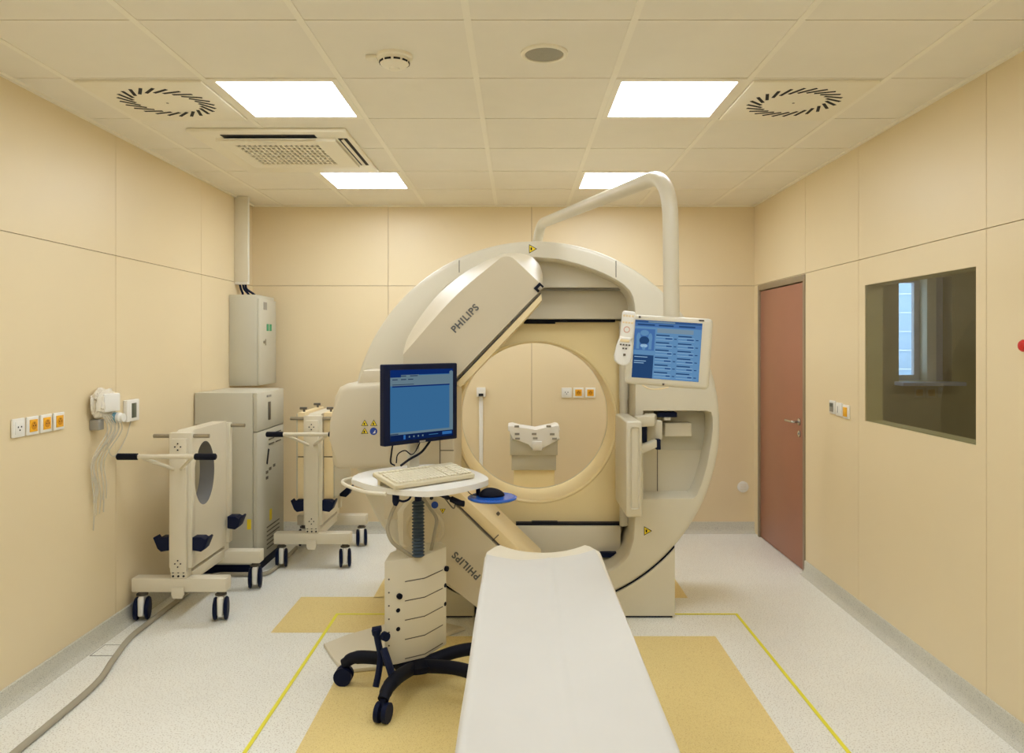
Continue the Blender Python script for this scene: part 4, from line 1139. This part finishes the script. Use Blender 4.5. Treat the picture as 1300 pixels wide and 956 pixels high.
# bellows column
bc = loc2(*P(531, 0, 3.52).xy)
bm = new(); prof = []
n = 17
for k in range(n):
    z = TOPZ + .001 + (.255) * k / n; taper_ = .0 if k < n * .75 else .0
    prof += [(.0215, z), (.0300, z + .0075)]
prof.append((.022, TOPZ + .258))
lathe(bm, prof, (bc[0], bc[1], 0), 'z', 24); obj('bellows', bm, M['slate'], angle=20, **KA)
bm = new(); tube(bm, [(bc[0], bc[1], TOPZ + .2585), (bc[0], bc[1], .929)], .0165, 16); obj('column_tube', bm, M['navy'], **KA)
# table top
TZ = .955
tp = [lp(446, 608, TZ), lp(468, 615.5, TZ), lp(500, 621, TZ), lp(535, 623.5, TZ), lp(560, 622.5, TZ), lp(590, 617.5, TZ), lp(614, 611.5, TZ), lp(620, 607.5, TZ), lp(612, 601.5, TZ), lp(590, 594, TZ), lp(545, 589, TZ), lp(490, 594, TZ), lp(455, 601, TZ)]
tpv = [Vector((*p, 0)) for p in tp]
ring = smooth_path(tpv + [tpv[0]], 5)[:-1]
bm = new(); slab(bm, [(p.x, p.y) for p in ring], TZ - .025, TZ, .006); obj('table_top', bm, M['white'], **KA)
e0, e1, e2 = lp(436, 610, TZ - .01), lp(470, 597, TZ - .01), lp(447, 620, TZ - .01)
bm = new(); tube(bm, smooth_path([(*lp(464, 601, TZ), TZ - .012), (*lp(440, 605.5, TZ), TZ - .012), (*lp(435, 609, TZ), TZ - .012), (*lp(441, 613, TZ), TZ - .014), (*lp(462, 619, TZ), TZ - .018), (*lp(490, 621, TZ), TZ - .022)], 6), .008, 10); obj('side_handle', bm, M['offwhite'], **KA)
# mouse tray
mc = loc2(*P(625, 0, 3.50).xy); MZ = EH - (631 - CY) * 3.50 / F
bm = new(); lathe(bm, [(.100, -.012), (.112, -.006), (.113, 0), (.106, .004), (.098, .003), (.02, .002)], (*mc, MZ), 'z', 40); tr = obj('mouse_tray', bm, M['blue'], **KA)
pc = loc2(*P(607, 0, 3.53).xy)
bm = new(); tube(bm, [(*pc, MZ + .002), (*pc, TZ - .026)], .010, 12); obj('tray_post', bm, M['navy'], tr)
# cables and hoses under the top
def wl(px, py, Y): p = P(px, py, Y); u, v = loc2(p.x, p.y); return (u, v, p.z)
bm = new(); tube(bm, [wl(502.5, 624, 3.45), wl(502.5, 637, 3.45), wl(502, 642, 3.45)], [.016, .016, .008], 12); pl = obj('plug', bm, M['navy'], **KA)
bm = new(); tube(bm, smooth_path([wl(502, 641, 3.45), wl(496, 655, 3.45), wl(492, 672, 3.44), wl(498, 688, 3.44), wl(512, 699, 3.48), wl(523, 706, 3.52)], 8), .0085, 10); obj('hose', bm, M['cable_grey'], **KA)
bm = new(); tube(bm, smooth_path([wl(537, 632, 3.55), wl(546, 645, 3.56), wl(554, 659, 3.57), wl(551, 680, 3.6), wl(547, 700, 3.64)], 8), .008, 10); obj('hose', bm, M['cable_grey'], **KA)
bm = new(); tube(bm, smooth_path([wl(504, 634, 3.45), wl(512, 636.5, 3.45), wl(520, 633, 3.46), wl(522, 625, 3.46)], 8), .005, 8); obj('cable', bm, M['navy'], **KA)
bm = new(); tube(bm, smooth_path([wl(537, 631, 3.5), wl(550, 625, 3.45), wl(562, 630, 3.42), wl(575, 645, 3.42), wl(578, 640, 3.45)], 8), .003, 8); obj('cable', bm, M['darkmetal'], **KA)
bm = new(); tube(bm, smooth_path([wl(556, 627, 3.42), wl(563, 630, 3.42), wl(570, 633, 3.42)], 4), .008, 10); tube(bm, smooth_path([wl(566, 630, 3.42), wl(576, 635, 3.42), wl(585, 639, 3.42), wl(590, 639.5, 3.42)], 6), [.006] * 4 + [.014] * 10 + [.014] * 4 + [.008], 12); obj('lever_handle', bm, M['black'], **KA)
# black pedal / strap on the left of the base
bm = new(); tube(bm, smooth_path([wl(477, 799, 3.42), wl(480, 815, 3.42), wl(483, 832, 3.42), wl(481, 852, 3.40), wl(477, 872, 3.38)], 6), [.020] * 3 + [.015] * 22, 10)
tube(bm, [wl(473, 800, 3.42), wl(484, 798, 3.42)], .014, 10)
obj('strap', bm, M['navy'], **KA)
bm = new(); tube(bm, smooth_path([wl(487, 824, 3.40), wl(494, 845, 3.36), wl(501, 868, 3.34)], 6), .017, 10); lathe(bm, [(.020, -.012), (.020, .012)], wl(489, 808, 3.41), 'y', 16); obj('brake_lever', bm, M['navy'], **KA)

# monitor on the cart
mon_a, mon_b = P(488.5, 0, 3.56), P(581, 0, 3.88)
ma, mb = Vector((mon_a.x, mon_a.y, 0)), Vector((mon_b.x, mon_b.y, 0))
mu = (mb - ma).normalized(); mn = Vector((-mu.y, mu.x, 0)); mw = (mb - ma).length / 2
zt = EH + (CY - 463) * 3.56 / F; zb = EH - (567.5 - CY) * 3.56 / F
mh = (zt - zb) / 2; mcx = (ma + mb) / 2; mcx.z = (zt + zb) / 2
T = thing('computer_monitor', 'black computer monitor with a blue screen on the wheeled cart', 'monitor', (mcx.x, mcx.y, TZ))
Z3 = Vector((0, 0, 1))
bm = new(); obox(bm, mcx + mn * .022, mu, mn, Z3, mw, .020, mh, .006, 3); B = obj('housing', bm, M['navy'], T)
UI2 = [emit_mat('desk screen blue', (56, 106, 150), .36), emit_mat('desk screen title', (14, 44, 108), .34), emit_mat('desk screen grey', (104, 128, 142), .34), emit_mat('desk screen bar', (48, 104, 168), .36), emit_mat('desk screen ink', (50, 66, 92), .34), emit_mat('desk screen taskbar', (14, 34, 78), .34)]
bm = new(); sw, sh = mw * .86, mh * .84
sc_ = mcx + Z3 * mh * .02
def q(u0, u1, v0, v1, mi, lift):
    c = sc_ + mu * ((u0 + u1) - 1) * sw + Z3 * (1 - (v0 + v1)) * sh + mn * (.0008 - lift * .0003)
    obox(bm, c, mu, mn, Z3, (u1 - u0) * sw, .00014, (v1 - v0) * sh, mi=mi)
q(0, 1, 0, 1, 0, 0); q(0, 1, 0, .075, 1, 1); q(.0, 1, .11, .20, 2, 1); q(.16, .44, .075, .11, 2, 1); q(.44, 1, .085, .11, 2, 1); q(0, .16, .075, .11, 1, 1)
q(.16, .24, .085, .10, 4, 2); q(.3, .42, .085, .10, 4, 2)
for a in (.03, .16, .27): q(a, a + .08, .135, .15, 4, 2)
q(0, 1, .20, .235, 2, 1); q(.03, .95, .235, .255, 1, 2); q(.03, .36, .212, .222, 4, 2); q(.94, 1, .04, .94, 2, 2); q(.955, .985, .03, .05, 2, 3)
q(.0, 1, .92, .955, 2, 1); q(0, .12, .935, .95, 4, 2)
q(0, 1, .955, 1.045, 5, 1); q(.2, .23, .965, 1.03, 3, 2)
for a in (.28, .35, .42, .49): q(a, a + .02, .985, 1.01, 2, 2)
q(.6, .75, .99, 1.0, 0, 2); q(.82, .98, .97, 1.015, 3, 2)
obj('screen', bm, UI2, B, weld=False)
bm = new(); obox(bm, mcx - Z3 * mh * .965 + mn * .0012, mu, mn, Z3, .018, .0006, .004); obj('badge', bm, M['grey'], B)
pb = mcx + mn * .075
bm = new(); obox(bm, (pb.x, pb.y, (TZ + mcx.z) / 2 + .001), mu, mn, Z3, .03, .012, (mcx.z - TZ) / 2, .004); obox(bm, (mcx + mn * .058), mu, mn, Z3, .05, .016, .05, .004); obj('stand_post', bm, M['grey_enamel'], T)
bm = new(); obox(bm, (pb.x - mn.x * .02, pb.y - mn.y * .02, TZ + .008), mu, mn, Z3, .09, .055, .0075, .004); obj('stand_foot', bm, M['white'], T)
for pts, r in (([(499, 562, 3.7), (497, 575, 3.68), (496, 587, 3.66), (501, 591, 3.64)], .004), ([(546, 560, 3.78), (535, 574, 3.76), (520, 583, 3.72), (509, 591, 3.66)], .006), ([(534, 560, 3.78), (528, 572, 3.77), (522, 577, 3.75), (514, 572, 3.72), (505, 577, 3.7), (503, 588, 3.68)], .003)):
    bm = new(); tube(bm, smooth_path([P(*p) for p in pts], 8), r, 8); obj('cable', bm, M['black'], T)

# keyboard
kfl, kfr, kbl, kbr = [Vector((*a, 0)) for a in ((-.52, 3.262), (-.205, 3.545), (-.640, 3.43), (-.325, 3.725))]
kc = (kfl + kfr + kbl + kbr) / 4; ku = ((kfr - kfl) + (kbr - kbl)).normalized(); kv = Vector((-ku.y, ku.x, 0))
T = thing('keyboard', 'cream computer keyboard on the white cart top', 'keyboard', (kc.x, kc.y, TZ))
tilt = math.radians(11); kt = (kv * math.cos(tilt) + Z3 * math.sin(tilt)); kn = ku.cross(kt)
kw, kd = .222, .092
kz = kc + Z3 * (TZ + .031)
bm = new(); obox(bm, kz, ku, kt, kn, kw, kd, .011, .006, 3); obox(bm, kc + kv * .07 + Z3 * (TZ + .0175), ku, kv, Z3, kw * .9, .012, .017); KB = obj('case', bm, M['keybase'], T)
def keys(name, u0, u1, v0, v1, cols, rows):
    bm = new()
    for r in range(rows):
        for c_ in range(cols):
            du, dv = (u1 - u0) / cols, (v1 - v0) / rows
            c = kz + ku * (u0 + du * (c_ + .5)) + kt * (v0 + dv * (r + .5)) + kn * .0145
            obox(bm, c, ku, kt, kn, du * .42, dv * .42, .0035, .0015, 1)
    obj(name, bm, M['key'], KB, weld=False)
keys('letter_keys', -kw + .015, .065, -kd + .012, .045, 15, 5)
keys('function_keys', -kw + .015, .065, .055, .075, 13, 1)
keys('arrow_keys', .075, .125, -kd + .012, .045, 3, 5)
keys('number_keys', .135, kw - .012, -kd + .012, .045, 4, 5)
# mouse
mpx = P(626, 0, 3.50)
T = thing('computer_mouse', 'black computer mouse on the round blue tray', 'mouse', (mpx.x, mpx.y, MZ + .003))
bm = new(); bmesh.ops.create_uvsphere(bm, u_segments=28, v_segments=14, radius=1)
for v in bm.verts:
    p = v.co.copy(); x, y, z = p.x * .060, p.y * .034, max(p.z, -.05) * .036 * (1 - .18 * p.x)
    a = math.radians(15); v.co = Vector((mpx.x - .006 + x * math.cos(a) - y * math.sin(a), mpx.y + x * math.sin(a) + y * math.cos(a), MZ + .0045 + .002 + z))
obj('shell', bm, M['black'], T, angle=60)
bm = new(); tube(bm, smooth_path([(mpx.x - .06, mpx.y - .01, MZ + .012), (mpx.x - .10, mpx.y + .0, MZ + .012), (mpx.x - .135, mpx.y + .04, MZ + .04)], 8), .002, 6); obj('cord', bm, M['black'], T)

# cream plate lying on the floor behind the cart base
fp = []
for (x, y) in ((411, 817), (440, 806), (492, 791), (560, 789), (590, 796), (560, 806), (520, 822), (478, 846), (437, 850), (424, 836)):
    Y = (EH - .022) * F / (y - CY); fp.append(((x - CX) * Y / F, Y))
bm = new(); slab(bm, fp, .003, .022, .004)
tag(obj('floor_plate', bm, M['offwhite']), 'flat cream plate lying on the floor behind the computer cart base', 'plate')

# ------------------------------------------------------------------ world, camera, render look
w = bpy.data.worlds.new('World'); S.world = w; w.use_nodes = True
w.node_tree.nodes['Background'].inputs['Color'].default_value = (.60, .78, 1.0, 1); w.node_tree.nodes['Background'].inputs['Strength'].default_value = 1.25
cd = bpy.data.cameras.new('camera'); cam = bpy.data.objects.new('camera', cd); COL.objects.link(cam)
cam.location = (0, 0, EH); cam.rotation_euler = (PI / 2, 0, 0)
cd.sensor_fit = 'HORIZONTAL'; cd.sensor_width = 36; cd.lens = F / 1300 * 36
cd.shift_x = -(CX - 650) / 1300; cd.shift_y = (CY - 478) / 1300
cd.clip_start = .05; cd.clip_end = 60
S.camera = cam
S.view_settings.view_transform = 'Standard'; S.view_settings.look = 'None'; S.view_settings.gamma = 1
S.view_settings.use_curve_mapping = False
S.view_settings.exposure = 1.32
S.cycles.max_bounces = 10; S.cycles.diffuse_bounces = 6; S.cycles.use_denoising = True
